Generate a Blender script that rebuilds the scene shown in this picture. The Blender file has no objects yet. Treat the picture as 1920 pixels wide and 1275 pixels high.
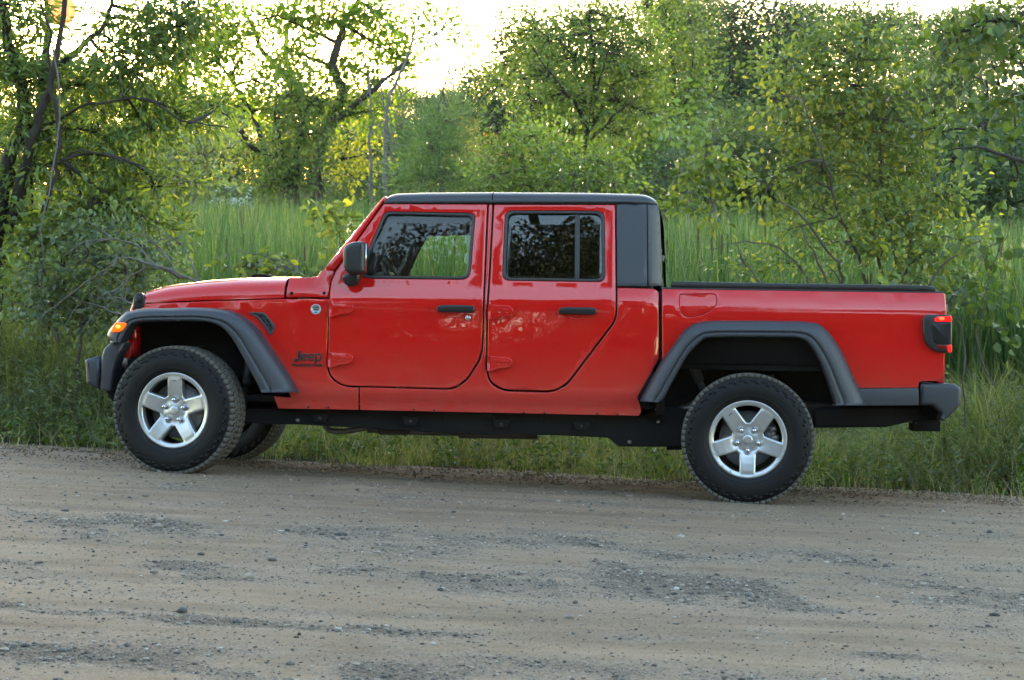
import bpy, bmesh, math, random
import numpy as np
from mathutils import Vector, Matrix, geometry
from mathutils import noise as mnoise

random.seed(7)
RNG = np.random.default_rng(11)
SC = bpy.context.scene
COL = SC.collection
R = math.radians

# ------------------------------------------------------------------ camera
FPX, CPX, CPY, EYE = 3950.0, 960.0, 637.5, 1.65       # focal length in photo pixels, optical centre, eye height
PITCH = math.atan((CPY - 397.0) / FPX)
cam_data = bpy.data.cameras.new('camera')
cam = bpy.data.objects.new('camera', cam_data)
COL.objects.link(cam)
cam_data.sensor_width = 36.0
cam_data.lens = 36.0 * FPX / 1920.0
cam_data.clip_start = 0.1
cam_data.clip_end = 3000.0
cam.location = (0, 0, EYE)
cam.rotation_euler = (R(90) - PITCH, 0, 0)
cam_data.dof.use_dof = True
cam_data.dof.focus_distance = 12.7
cam_data.dof.aperture_fstop = 9.0
SC.camera = cam

# ------------------------------------------------------------------ sky, sun, exposure
SUN_EL, SUN_AZ = R(5.3), R(-12.0)                      # azimuth from +Y towards +X
world = bpy.data.worlds.new('World')
SC.world = world
world.use_nodes = True
wn = world.node_tree.nodes
sky = wn.new('ShaderNodeTexSky')
sky.sky_type = 'NISHITA'
sky.sun_disc = False
sky.sun_elevation = SUN_EL
sky.sun_rotation = SUN_AZ
sky.air_density = 0.88
sky.dust_density = 0.6
sky.ozone_density = 0.8
bg = wn['Background']
bg.inputs['Strength'].default_value = 0.15
world.node_tree.links.new(sky.outputs['Color'], bg.inputs['Color'])
sun_dir = Vector((math.sin(SUN_AZ) * math.cos(SUN_EL), math.cos(SUN_AZ) * math.cos(SUN_EL), math.sin(SUN_EL)))
sun_data = bpy.data.lights.new('sun_lamp', 'SUN')
sun_data.energy = 2.0
sun_data.angle = R(1.5)
sun_data.color = (1.0, 0.74, 0.46)
sun_obj = bpy.data.objects.new('sun_lamp', sun_data)
COL.objects.link(sun_obj)
sun_obj.rotation_euler = sun_dir.to_track_quat('Z', 'Y').to_euler()
SC.view_settings.view_transform = 'Standard'
SC.view_settings.look = 'None'
SC.view_settings.gamma = 1.0
SC.view_settings.use_curve_mapping = False
SC.view_settings.exposure = 3.42
try:
    SC.cycles.max_bounces = 8
    SC.cycles.diffuse_bounces = 3
    SC.cycles.glossy_bounces = 3
    SC.cycles.transmission_bounces = 4
    SC.cycles.transparent_max_bounces = 10
    SC.cycles.sample_clamp_indirect = 0.45
    SC.cycles.caustics_reflective = False
    SC.cycles.caustics_refractive = False
    SC.cycles.use_adaptive_sampling = True
    SC.cycles.adaptive_threshold = 0.02
    SC.cycles.use_denoising = True
except Exception:
    pass

# ------------------------------------------------------------------ survey: photograph directions to points of the place
_f = np.array([0, math.cos(PITCH), -math.sin(PITCH)])
_u = np.array([0, math.sin(PITCH), math.cos(PITCH)])
_r = np.array([1.0, 0, 0])
_C = np.array([0, 0, EYE])
def ray(px, py):
    return _f + _r * ((px - CPX) / FPX) - _u * ((py - CPY) / FPX)
def W(px, py, depth):                                   # point at a given distance in front of the camera
    d = ray(px, py)
    return _C + d * (depth / d[1])

# truck frame: X to the rear, Y across (0 = near outer face, TW = far outer face), Z up
TW = 1.875
_psi, _rho, _pit = R(5.3), R(4.0), 0.008
_X = np.array([math.cos(_psi), -math.sin(_psi), -_pit]); _X /= np.linalg.norm(_X)
_Y = np.array([math.sin(_psi) * math.cos(_rho), math.cos(_psi) * math.cos(_rho), -math.sin(_rho)])
_Y -= _X * _Y.dot(_X); _Y /= np.linalg.norm(_Y)
_Z = np.cross(_X, _Y)
_O = W(1401, 944, 12.59)
TR = np.array([_X, _Y, _Z])
TRUCK_M = Matrix(((_X[0], _Y[0], _Z[0], _O[0]), (_X[1], _Y[1], _Z[1], _O[1]), (_X[2], _Y[2], _Z[2], _O[2]), (0, 0, 0, 1)))
_a0 = TR @ (_C - _O)
def T(px, py, y=0.1):                                   # (X, Z) on the truck's long plane Y = y
    b = TR @ ray(px, py)
    s = (y - _a0[1]) / b[1]
    p = _a0 + s * b
    return p[0], p[2]
def TP(px, py, prof):                                   # (X, Z) on a body surface Y = prof(X, Z)
    y = 0.1
    for _ in range(4):
        x, z = T(px, py, y)
        y = float(prof(np.array([x]), np.array([z]))[0])
    return T(px, py, y)

# ------------------------------------------------------------------ materials
def new_mat(name):
    m = bpy.data.materials.new(name)
    m.use_nodes = True
    nt = m.node_tree
    return m, nt, nt.nodes, nt.links, nt.nodes['Principled BSDF']
def N(nt, kind, **kw):
    n = nt.nodes.new(kind)
    for k, v in kw.items():
        if k in n.inputs: n.inputs[k].default_value = v
        else: setattr(n, k, v)
    return n
def simple(name, col, rough=0.5, metal=0.0, spec=0.5, bump=0.0, bscale=300.0, var=0.0, vscale=6.0, coat=0.0, emit=None, estr=0.0, sss=0):
    m, nt, ns, ln, p = new_mat(name)
    p.inputs['Base Color'].default_value = (*col, 1)
    p.inputs['Roughness'].default_value = rough
    p.inputs['Metallic'].default_value = metal
    p.inputs['Specular IOR Level'].default_value = spec
    p.inputs['Coat Weight'].default_value = coat
    p.inputs['Coat Roughness'].default_value = 0.02
    if emit:
        p.inputs['Emission Color'].default_value = (*emit, 1)
        p.inputs['Emission Strength'].default_value = estr
    tc = N(nt, 'ShaderNodeTexCoord')
    if var > 0:
        nz = N(nt, 'ShaderNodeTexNoise', Scale=vscale, Detail=6.0, Roughness=0.65)
        ln.new(tc.outputs['Object'], nz.inputs['Vector'])
        mx = N(nt, 'ShaderNodeMixRGB', blend_type='MIX')
        mx.inputs[1].default_value = (*[c * (1 - var) for c in col], 1)
        mx.inputs[2].default_value = (*[min(1, c * (1 + var)) for c in col], 1)
        ln.new(nz.outputs['Fac'], mx.inputs[0])
        ln.new(mx.outputs[0], p.inputs['Base Color'])
        mr = N(nt, 'ShaderNodeMapRange')
        mr.inputs['To Min'].default_value = max(0, rough - 0.12); mr.inputs['To Max'].default_value = min(1, rough + 0.12)
        ln.new(nz.outputs['Fac'], mr.inputs['Value'])
        ln.new(mr.outputs[0], p.inputs['Roughness'])
    if bump > 0:
        nb = N(nt, 'ShaderNodeTexNoise', Scale=bscale, Detail=3.0)
        ln.new(tc.outputs['Object'], nb.inputs['Vector'])
        b = N(nt, 'ShaderNodeBump', Strength=bump, Distance=0.002)
        ln.new(nb.outputs['Fac'], b.inputs['Height'])
        ln.new(b.outputs[0], p.inputs['Normal'])
    return m

def paint_mat():
    m, nt, ns, ln, p = new_mat('red_car_paint')
    p.inputs['Base Color'].default_value = (0.52, 0.005, 0.004, 1)
    p.inputs['Roughness'].default_value = 0.45
    p.inputs['Specular IOR Level'].default_value = 0.05
    p.inputs['Coat Weight'].default_value = 1.0
    p.inputs['Coat Roughness'].default_value = 0.015
    p.inputs['Coat IOR'].default_value = 1.62
    tc = N(nt, 'ShaderNodeTexCoord')
    # slow waviness of pressed steel (orange peel far below what shows)
    nb = N(nt, 'ShaderNodeTexNoise', Scale=3.0, Detail=2.0)
    ln.new(tc.outputs['Object'], nb.inputs['Vector'])
    b = N(nt, 'ShaderNodeBump', Strength=0.10, Distance=0.03)
    ln.new(nb.outputs['Fac'], b.inputs['Height'])
    ln.new(b.outputs[0], p.inputs['Coat Normal'])
    # road dust along the sill and behind the wheels
    sx = N(nt, 'ShaderNodeSeparateXYZ'); ln.new(tc.outputs['Object'], sx.inputs[0])
    mr = N(nt, 'ShaderNodeMapRange'); mr.inputs['From Min'].default_value = 0.95; mr.inputs['From Max'].default_value = 0.45
    ln.new(sx.outputs['Z'], mr.inputs['Value'])
    nd = N(nt, 'ShaderNodeTexNoise', Scale=7.0, Detail=6.0, Roughness=0.7); ln.new(tc.outputs['Object'], nd.inputs['Vector'])
    mu = N(nt, 'ShaderNodeMath', operation='MULTIPLY'); ln.new(mr.outputs[0], mu.inputs[0]); ln.new(nd.outputs['Fac'], mu.inputs[1])
    m2 = N(nt, 'ShaderNodeMath', operation='MULTIPLY'); m2.inputs[1].default_value = 0.42; ln.new(mu.outputs[0], m2.inputs[0])
    mx = N(nt, 'ShaderNodeMixRGB'); mx.inputs[1].default_value = (0.52, 0.005, 0.004, 1); mx.inputs[2].default_value = (0.30, 0.20, 0.15, 1)
    ln.new(m2.outputs[0], mx.inputs[0]); ln.new(mx.outputs[0], p.inputs['Base Color'])
    m3 = N(nt, 'ShaderNodeMath', operation='MULTIPLY_ADD'); m3.inputs[1].default_value = 0.25; m3.inputs[2].default_value = 0.015
    ln.new(mu.outputs[0], m3.inputs[0]); ln.new(m3.outputs[0], p.inputs['Coat Roughness'])
    return m

def glass_mat(name, tint, ior=1.6):
    m, nt, ns, ln, p = new_mat(name)
    ns.remove(p)
    out = ns['Material Output']
    tr = N(nt, 'ShaderNodeBsdfTransparent'); tr.inputs['Color'].default_value = (*tint, 1)
    gl = N(nt, 'ShaderNodeBsdfGlossy'); gl.inputs['Roughness'].default_value = 0.0
    fr = N(nt, 'ShaderNodeFresnel'); fr.inputs['IOR'].default_value = ior
    mx = N(nt, 'ShaderNodeMixShader')
    ln.new(fr.outputs[0], mx.inputs[0]); ln.new(tr.outputs[0], mx.inputs[1]); ln.new(gl.outputs[0], mx.inputs[2])
    ln.new(mx.outputs[0], out.inputs['Surface'])
    return m

def leaf_mat(name, cols, trans=0.45, rough=0.45, tcol=None):
    """cols: list of (position, colour); every leaf is an island and takes its own tone."""
    m, nt, ns, ln, p = new_mat(name)
    out = ns['Material Output']
    geo = N(nt, 'ShaderNodeNewGeometry')
    cr = N(nt, 'ShaderNodeValToRGB')
    while len(cr.color_ramp.elements) < len(cols): cr.color_ramp.elements.new(0.5)
    for e, (pos, c) in zip(cr.color_ramp.elements, cols):
        e.position = pos; e.color = (*c, 1)
    ln.new(geo.outputs['Random Per Island'], cr.inputs[0])
    # branch-to-branch tone drift
    tc = N(nt, 'ShaderNodeTexCoord')
    nz = N(nt, 'ShaderNodeTexNoise', Scale=0.9, Detail=2.0); ln.new(tc.outputs['Object'], nz.inputs['Vector'])
    hs = N(nt, 'ShaderNodeHueSaturation')
    mr = N(nt, 'ShaderNodeMapRange'); mr.inputs['From Min'].default_value = 0.3; mr.inputs['From Max'].default_value = 0.7
    mr.inputs['To Min'].default_value = 0.75; mr.inputs['To Max'].default_value = 1.3
    ln.new(nz.outputs['Fac'], mr.inputs['Value']); ln.new(mr.outputs[0], hs.inputs['Value']); ln.new(cr.outputs[0], hs.inputs['Color'])
    p.inputs['Roughness'].default_value = rough
    p.inputs['Specular IOR Level'].default_value = 0.5
    ln.new(hs.outputs[0], p.inputs['Base Color'])
    tl = N(nt, 'ShaderNodeBsdfTranslucent')
    t2 = N(nt, 'ShaderNodeMixRGB', blend_type='MULTIPLY'); t2.inputs[0].default_value = 1.0
    t2.inputs[2].default_value = (*(tcol or (1.20, 1.30, 0.48)), 1)
    ln.new(hs.outputs[0], t2.inputs[1]); ln.new(t2.outputs[0], tl.inputs['Color'])
    mx = N(nt, 'ShaderNodeMixShader'); mx.inputs[0].default_value = trans
    ln.new(p.outputs[0], mx.inputs[1]); ln.new(tl.outputs[0], mx.inputs[2]); ln.new(mx.outputs[0], out.inputs['Surface'])
    return m

def bark_mat(name, c1, c2, scale=9.0):
    m, nt, ns, ln, p = new_mat(name)
    tc = N(nt, 'ShaderNodeTexCoord')
    mp = N(nt, 'ShaderNodeMapping'); mp.inputs['Scale'].default_value = (1, 1, 0.25)
    ln.new(tc.outputs['Object'], mp.inputs[0])
    nz = N(nt, 'ShaderNodeTexNoise', Scale=scale, Detail=8.0, Roughness=0.7); ln.new(mp.outputs[0], nz.inputs['Vector'])
    cr = N(nt, 'ShaderNodeValToRGB')
    cr.color_ramp.elements[0].position = 0.35; cr.color_ramp.elements[0].color = (*c1, 1)
    cr.color_ramp.elements[1].position = 0.68; cr.color_ramp.elements[1].color = (*c2, 1)
    ln.new(nz.outputs['Fac'], cr.inputs[0]); ln.new(cr.outputs[0], p.inputs['Base Color'])
    p.inputs['Roughness'].default_value = 0.9
    b = N(nt, 'ShaderNodeBump', Strength=0.6, Distance=0.02); ln.new(nz.outputs['Fac'], b.inputs['Height']); ln.new(b.outputs[0], p.inputs['Normal'])
    return m

M = {}
M['paint'] = paint_mat()
M['plastic'] = simple('sky_tinted_black_plastic', (0.026, 0.029, 0.039), rough=0.45, spec=0.6, bump=0.25, bscale=900, var=0.12, vscale=3.0)  # black plastic with blue sky reflection mixed into the base colour
M['roof'] = simple('black_hardtop_plastic', (0.025, 0.028, 0.037), rough=0.40, spec=0.6, bump=0.2, bscale=900)
M['black'] = simple('black_underbody', (0.0055, 0.0055, 0.006), rough=0.85, spec=0.25, var=0.3, vscale=10)
M['gap'] = simple('shut_line_black', (0.004, 0.004, 0.004), rough=0.9)
M['rubber'] = simple('window_rubber', (0.022, 0.023, 0.027), rough=0.42)
M['gloss_black'] = simple('gloss_black_trim', (0.010, 0.010, 0.012), rough=0.28)
M['mirror_shell'] = simple('mirror_shell_plastic', (0.014, 0.014, 0.016), rough=0.38, bump=0.15, bscale=900)
M['badge'] = simple('badge_black', (0.012, 0.012, 0.014), rough=0.35)
M['tyre'] = simple('tyre_rubber', (0.0035, 0.0035, 0.0045), rough=0.58, spec=0.28, var=0.2, vscale=14, bump=0.2, bscale=200)
M['tread'] = simple('dusty_tread_rubber', (0.085, 0.078, 0.068), rough=0.9, var=0.45, vscale=18)
M['alloy'] = simple('silver_alloy', (0.50, 0.51, 0.53), rough=0.33, metal=0.75, coat=0.4)
M['chrome'] = simple('bright_steel', (0.62, 0.62, 0.64), rough=0.16, metal=1.0)
M['barrel'] = simple('shaded_alloy_barrel', (0.05, 0.05, 0.053), rough=0.5, metal=0.5)  # alloy darkened in its colour for the shade inside the wheel
M['disc'] = simple('brake_steel', (0.16, 0.155, 0.15), rough=0.4, metal=0.8, var=0.3, vscale=30)
M['cloth'] = simple('tonneau_vinyl', (0.012, 0.012, 0.013), rough=0.6, bump=0.4, bscale=160)
M['interior'] = simple('cabin_black', (0.022, 0.022, 0.024), rough=0.6, var=0.2, vscale=12)
M['glass'] = glass_mat('clear_window_glass', (0.86, 0.90, 0.86))
M['dark_glass'] = glass_mat('privacy_window_glass', (0.10, 0.11, 0.10), ior=1.75)
M['mirror_glass'] = simple('mirror_silver', (0.8, 0.8, 0.8), rough=0.02, metal=1.0)
M['amber'] = simple('lit_amber_lens', (0.8, 0.20, 0.01), rough=0.2, emit=(1.0, 0.075, 0.0), estr=0.10)
M['amber_bulb'] = simple('lit_amber_bulb', (1.0, 0.5, 0.1), emit=(1.0, 0.30, 0.02), estr=0.20)
M['red_lens'] = simple('lit_red_lens', (0.6, 0.01, 0.01), rough=0.15, emit=(1.0, 0.012, 0.010), estr=0.09)
M['red_bulb'] = simple('lit_red_bulb', (1.0, 0.1, 0.05), emit=(1.0, 0.12, 0.02), estr=0.20)
M['red_dull'] = simple('unlit_red_lens', (0.16, 0.006, 0.006), rough=0.15)
M['lens_clear'] = simple('headlight_lens', (0.5, 0.5, 0.52), rough=0.08, spec=0.8)
M['badge_silver'] = simple('badge_silver', (0.42, 0.46, 0.50), rough=0.3, metal=0.6)

# ------------------------------------------------------------------ mesh helpers
def mesh_np(name, V, F, smooth=False):
    """V (n,3); F list of integer arrays (m,3) or (m,4)."""
    me = bpy.data.meshes.new(name)
    V = np.asarray(V, dtype=np.float32)
    if not isinstance(F, (list, tuple)): F = [F]
    F = [np.asarray(f, dtype=np.int32) for f in F if len(f)]
    me.vertices.add(len(V)); me.vertices.foreach_set('co', V.ravel())
    loops = np.concatenate([f.ravel() for f in F])
    tot = np.concatenate([np.full(len(f), f.shape[1], dtype=np.int32) for f in F])
    start = np.concatenate([[0], np.cumsum(tot)[:-1]]).astype(np.int32)
    me.loops.add(len(loops)); me.loops.foreach_set('vertex_index', loops)
    me.polygons.add(len(tot)); me.polygons.foreach_set('loop_start', start)
    if smooth: me.polygons.foreach_set('use_smooth', np.ones(len(tot), dtype=bool))
    me.update(calc_edges=True); me.validate()
    return me
def link(name, me, mat=None, parent=None):
    o = bpy.data.objects.new(name, me)
    COL.objects.link(o)
    if mat is not None and me is not None and not me.materials: me.materials.append(mat)
    if parent is not None: o.parent = parent
    return o
def tag(o, label=None, cat=None, group=None, kind=None):
    if label: o['label'] = label
    if cat: o['category'] = cat
    if group: o['group'] = group
    if kind: o['kind'] = kind
    return o
def empty(name, parent=None, loc=(0, 0, 0)):
    o = bpy.data.objects.new(name, None)
    COL.objects.link(o)
    o.location = loc
    o.empty_display_size = 0.2
    if parent is not None: o.parent = parent
    return o
def value_noise(x, y, seed=0):
    x = np.asarray(x, float); y = np.asarray(y, float)
    xi = np.floor(x).astype(np.int64); yi = np.floor(y).astype(np.int64)
    fx = x - xi; fy = y - yi
    fx = fx * fx * (3 - 2 * fx); fy = fy * fy * (3 - 2 * fy)
    def h(a, b):
        n = (a * 374761393 + b * 668265263 + seed * 974634541) & 0xFFFFFFFF
        n = ((n ^ (n >> 13)) * 1274126177) & 0xFFFFFFFF
        return ((n ^ (n >> 16)) & 0xFFFF) / 65535.0
    return (h(xi, yi) * (1 - fx) + h(xi + 1, yi) * fx) * (1 - fy) + (h(xi, yi + 1) * (1 - fx) + h(xi + 1, yi + 1) * fx) * fy
def fbm(x, y, seed=0, oct=4):
    s = 0; a = 0.5; t = 0
    for k in range(oct):
        s = s + a * value_noise(x * 2 ** k, y * 2 ** k, seed + k * 17); t += a; a *= 0.55
    return s / t
# ------------------------------------------------------------------ ground
NH = np.array([math.sin(_psi), math.cos(_psi)])         # across the road, away from the camera
AH = np.array([math.cos(_psi), -math.sin(_psi)])        # along the road
_pf = _O + TR.T @ np.array([-3.545, 0.0, 0.1158])       # front tyre's contact point
SLOPE = (_pf[2] - _O[2]) / float((_pf[:2] - _O[:2]) @ AH)
def road_coords(x, y):
    dx = x - _O[0]; dy = y - _O[1]
    return dx * AH[0] + dy * AH[1], dx * NH[0] + dy * NH[1]
_bt = np.array([-400, -60, -14, -4, -1.0, 0, 1.9, 2.6, 3.6, 5.0, 7.0, 44, 62, 90, 140, 400, 3000])
_bz = np.array([0.5, 0.10, 0.075, 0.06, 0.02, 0.0, -0.125, -0.17, -0.30, -0.62, -0.80, -0.80, 0.6, 1.8, 2.6, 4.0, 8.0])
_tt = np.linspace(-400, 3000, 68001)
_bb = np.interp(_tt, _bt, _bz)
_k = np.ones(15) / 15.0
_bb = np.convolve(np.pad(_bb, 7, mode='edge'), _k, mode='valid')
def ground_z(x, y):
    s, t = road_coords(np.asarray(x, float), np.asarray(y, float))
    fall = np.where(np.abs(s) < 14, s, np.sign(s) * (14 + (np.abs(s) - 14) * 0.15))
    far = np.clip((t - 6) / 25.0, 0, 1)
    return _O[2] + SLOPE * fall * (1 - far) + np.interp(t, _tt, _bb)

# gravel density: long streaks along the road and loose drifts
def gravel_density(s, t):
    wob = 0.35 * (fbm(s * 0.35, t * 0.2, 5) - 0.5)
    tt = t + wob
    d = np.zeros_like(s)
    for c, w, a in ((-7.6, 0.25, 0.45), (-6.2, 0.12, 0.5), (-5.4, 0.42, 0.75), (-4.55, 0.10, 0.9), (-3.2, 0.55, 0.75), (-2.2, 0.35, 0.55), (-0.55, 0.28, 0.35)):
        d = d + a * np.exp(-((tt - c) / w) ** 2)
    blot = fbm(s * 2.3 + t * 0.9, t * 3.0, 21, 4)
    d = .85 * d * np.clip((blot - 0.34) * 3.0, 0, 1.2) + 0.12 + 0.30 * np.clip((fbm(s * 2.2, t * 3.0, 40) - 0.55) * 4, 0, 1)
    return np.clip(d, 0, 1)
def road_relief(s, t):
    z = 0.020 * (fbm(s * 0.8, t * 1.6, 3, 4) - 0.5) + 0.007 * (fbm(s * 7, t * 9, 9, 3) - 0.5)
    z = z + 0.010 * (fbm(s * 0.25, t * 3.2, 77, 3) - 0.5)
    # low heap of gravel beside the truck's middle
    z = z + 0.035 * np.exp(-((s + 2.35) / 0.22) ** 2 - ((t + 0.42) / 0.16) ** 2)
    z = z * (1 - 0.8 * np.exp(-((np.minimum(np.abs(s), np.abs(s + 3.545))) / 0.18) ** 2 - ((t - 0.12) / 0.25) ** 2))
    return z

def grid_mesh(name, S, Tt, zf, smooth=True):
    SS, TT = np.meshgrid(S, Tt)
    x = _O[0] + SS * AH[0] + TT * NH[0]; y = _O[1] + SS * AH[1] + TT * NH[1]
    z = zf(SS, TT, x, y)
    V = np.stack([x, y, z], -1).reshape(-1, 3)
    n, m = SS.shape
    i = np.arange((n - 1) * m).reshape(n - 1, m)[:, :-1].ravel()
    F = np.stack([i, i + 1, i + 1 + m, i + m], -1)
    return mesh_np(name, V, F, smooth), SS.ravel(), TT.ravel()

def edge_t(s):                                          # ragged line where the grass starts
    return 1.98 + 0.34 * (fbm(s * 0.7, s * 0 + 3.1, 31) - 0.5) * 2 + 0.30 * (fbm(s * 4, s * 0 + 9.1, 33) - 0.5)

def ground_mat():
    m, nt, ns, ln, p = new_mat('verge_soil')
    tc = N(nt, 'ShaderNodeTexCoord')
    n1 = N(nt, 'ShaderNodeTexNoise', Scale=1.2, Detail=8.0, Roughness=0.7); ln.new(tc.outputs['Object'], n1.inputs['Vector'])
    n2 = N(nt, 'ShaderNodeTexNoise', Scale=26.0, Detail=5.0, Roughness=0.7); ln.new(tc.outputs['Object'], n2.inputs['Vector'])
    c = N(nt, 'ShaderNodeValToRGB')
    c.color_ramp.elements[0].position = 0.3; c.color_ramp.elements[0].color = (0.035, 0.034, 0.016, 1)
    c.color_ramp.elements[1].position = 0.7; c.color_ramp.elements[1].color = (0.075, 0.075, 0.030, 1)
    ln.new(n1.outputs['Fac'], c.inputs[0])
    mx = N(nt, 'ShaderNodeMixRGB', blend_type='OVERLAY'); mx.inputs[0].default_value = 0.6
    ln.new(c.outputs[0], mx.inputs[1]); ln.new(n2.outputs['Fac'], mx.inputs[2]); ln.new(mx.outputs[0], p.inputs['Base Color'])
    p.inputs['Roughness'].default_value = 0.95; p.inputs['Specular IOR Level'].default_value = 0.1
    b = N(nt, 'ShaderNodeBump', Strength=0.8, Distance=0.05); ln.new(n2.outputs['Fac'], b.inputs['Height']); ln.new(b.outputs[0], p.inputs['Normal'])
    return m
def road_mat():
    m, nt, ns, ln, p = new_mat('gravel_road')
    tc = N(nt, 'ShaderNodeTexCoord')
    at = N(nt, 'ShaderNodeAttribute', attribute_name='gravel')
    lit = N(nt, 'ShaderNodeAttribute', attribute_name='litter')
    rot = N(nt, 'ShaderNodeMapping'); rot.inputs['Rotation'].default_value = (0, 0, _psi); rot.inputs['Scale'].default_value = (0.22, 2.4, 1)
    ln.new(tc.outputs['Object'], rot.inputs[0])
    st = N(nt, 'ShaderNodeTexNoise', Scale=2.0, Detail=7.0, Roughness=0.62); ln.new(rot.outputs[0], st.inputs['Vector'])
    n1 = N(nt, 'ShaderNodeTexNoise', Scale=3.0, Detail=8.0, Roughness=0.72); ln.new(tc.outputs['Object'], n1.inputs['Vector'])
    n2 = N(nt, 'ShaderNodeTexNoise', Scale=95.0, Detail=5.0, Roughness=0.75); ln.new(tc.outputs['Object'], n2.inputs['Vector'])
    vo = N(nt, 'ShaderNodeTexVoronoi', Scale=85.0); ln.new(tc.outputs['Object'], vo.inputs['Vector'])
    # packed earth
    c = N(nt, 'ShaderNodeValToRGB')
    c.color_ramp.elements[0].position = 0.30; c.color_ramp.elements[0].color = (0.178, 0.122, 0.078, 1)
    c.color_ramp.elements[1].position = 0.72; c.color_ramp.elements[1].color = (0.325, 0.232, 0.150, 1)
    ln.new(st.outputs['Fac'], c.inputs[0])
    # grit
    g = N(nt, 'ShaderNodeValToRGB')
    g.color_ramp.elements[0].position = 0.1; g.color_ramp.elements[0].color = (0.088, 0.072, 0.058, 1)
    g.color_ramp.elements[1].position = 0.9; g.color_ramp.elements[1].color = (0.31, 0.252, 0.196, 1)
    ln.new(vo.outputs['Color'], g.inputs[0])
    # grit shows where the gravel density beats a fine noise
    su = N(nt, 'ShaderNodeMath', operation='ADD'); ln.new(at.outputs['Fac'], su.inputs[0])
    ma = N(nt, 'ShaderNodeMath', operation='MULTIPLY_ADD'); ma.inputs[1].default_value = 2.4; ma.inputs[2].default_value = -1.34
    ln.new(n2.outputs['Fac'], ma.inputs[0]); ln.new(ma.outputs[0], su.inputs[1])
    mr = N(nt, 'ShaderNodeMapRange'); mr.inputs['From Min'].default_value = 0.0; mr.inputs['From Max'].default_value = 0.35
    mr.inputs['To Max'].default_value = 0.75
    ln.new(su.outputs[0], mr.inputs['Value'])
    mx = N(nt, 'ShaderNodeMixRGB'); ln.new(mr.outputs[0], mx.inputs[0]); ln.new(c.outputs[0], mx.inputs[1]); ln.new(g.outputs[0], mx.inputs[2])
    # brown leaf litter along the shoulder
    lc = N(nt, 'ShaderNodeValToRGB')
    lc.color_ramp.elements[0].position = 0.35; lc.color_ramp.elements[0].color = (0.045, 0.026, 0.014, 1)
    lc.color_ramp.elements[1].position = 0.65; lc.color_ramp.elements[1].color = (0.20, 0.115, 0.060, 1)
    ln.new(n2.outputs['Fac'], lc.inputs[0])
    lm = N(nt, 'ShaderNodeMath', operation='MULTIPLY'); ln.new(lit.outputs['Fac'], lm.inputs[0])
    lr = N(nt, 'ShaderNodeMapRange'); lr.inputs['From Min'].default_value = 0.36; lr.inputs['From Max'].default_value = 0.56
    ln.new(n1.outputs['Fac'], lr.inputs['Value']); ln.new(lr.outputs[0], lm.inputs[1])
    m2 = N(nt, 'ShaderNodeMixRGB'); ln.new(lm.outputs[0], m2.inputs[0]); ln.new(mx.outputs[0], m2.inputs[1]); ln.new(lc.outputs[0], m2.inputs[2])
    # broad stains
    m3 = N(nt, 'ShaderNodeMixRGB', blend_type='OVERLAY'); m3.inputs[0].default_value = 0.22
    ln.new(m2.outputs[0], m3.inputs[1]); ln.new(n1.outputs['Fac'], m3.inputs[2])
    ln.new(m3.outputs[0], p.inputs['Base Color'])
    p.inputs['Roughness'].default_value = 0.92; p.inputs['Specular IOR Level'].default_value = 0.2
    b1 = N(nt, 'ShaderNodeBump', Strength=1.0, Distance=0.02); ln.new(n2.outputs['Fac'], b1.inputs['Height'])
    vm = N(nt, 'ShaderNodeMath', operation='MULTIPLY'); ln.new(vo.outputs['Distance'], vm.inputs[0]); ln.new(mr.outputs[0], vm.inputs[1])
    b2 = N(nt, 'ShaderNodeBump', Strength=0.8, Distance=0.015); b2.invert = True; ln.new(vm.outputs[0], b2.inputs['Height']); ln.new(b1.outputs[0], b2.inputs['Normal'])
    ln.new(b2.outputs[0], p.inputs['Normal'])
    return m

S = np.concatenate([[-1500, -600, -250, -120], np.linspace(-60, -8, 60), np.linspace(-7.5, 7.5, 151), np.linspace(8, 60, 60), [120, 250, 600, 1500]])
Tg = np.concatenate([[-400, -200, -100, -60, -40], np.linspace(-30, 1.4, 60), np.linspace(1.42, 3.0, 80)[:-1], np.linspace(3.0, 8, 51), np.linspace(9, 150, 100), [200, 300, 500, 900, 1600, 2500]])
def zg(SS, TT, x, y):
    z = ground_z(x, y)
    under = np.clip((edge_t(SS) + 0.05 - TT) / 0.30, 0, 1)
    return z - 0.05 * under + (1 - under) * 0.10 * (fbm(SS * 0.9, TT * 0.9, 13) - 0.5) * np.clip((TT - 2) / 2, 0.15, 1)
me, _, _ = grid_mesh('ground', S, Tg, zg)
ground = tag(link('ground', me, ground_mat()), kind='structure')

Sr = np.concatenate([np.linspace(-60, -6, 70)[:-1], np.linspace(-6, 6, 401), np.linspace(6, 60, 70)[1:]])
Tr = np.concatenate([np.linspace(-22, -8.2, 24)[:-1], np.linspace(-8.2, 2.3, 400)])
def zr(SS, TT, x, y):
    e = edge_t(SS)
    drop = np.clip((TT - e - 0.02) / 0.30, 0, 1) ** 1.5
    return ground_z(x, y) + road_relief(SS, TT) - 0.06 * drop
me, ss, tt_ = grid_mesh('gravel_road', Sr, Tr, zr)
at = me.attributes.new('gravel', 'FLOAT', 'POINT'); at.data.foreach_set('value', gravel_density(ss, tt_).astype(np.float32))
lit = np.clip(1 - np.abs(tt_ - 1.35) / 0.55, 0, 1) * 0.95 * (np.abs(ss + 1.2) < 2.9)
at = me.attributes.new('litter', 'FLOAT', 'POINT'); at.data.foreach_set('value', lit.astype(np.float32))
road = tag(link('gravel_road', me, road_mat()), kind='structure')

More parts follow.
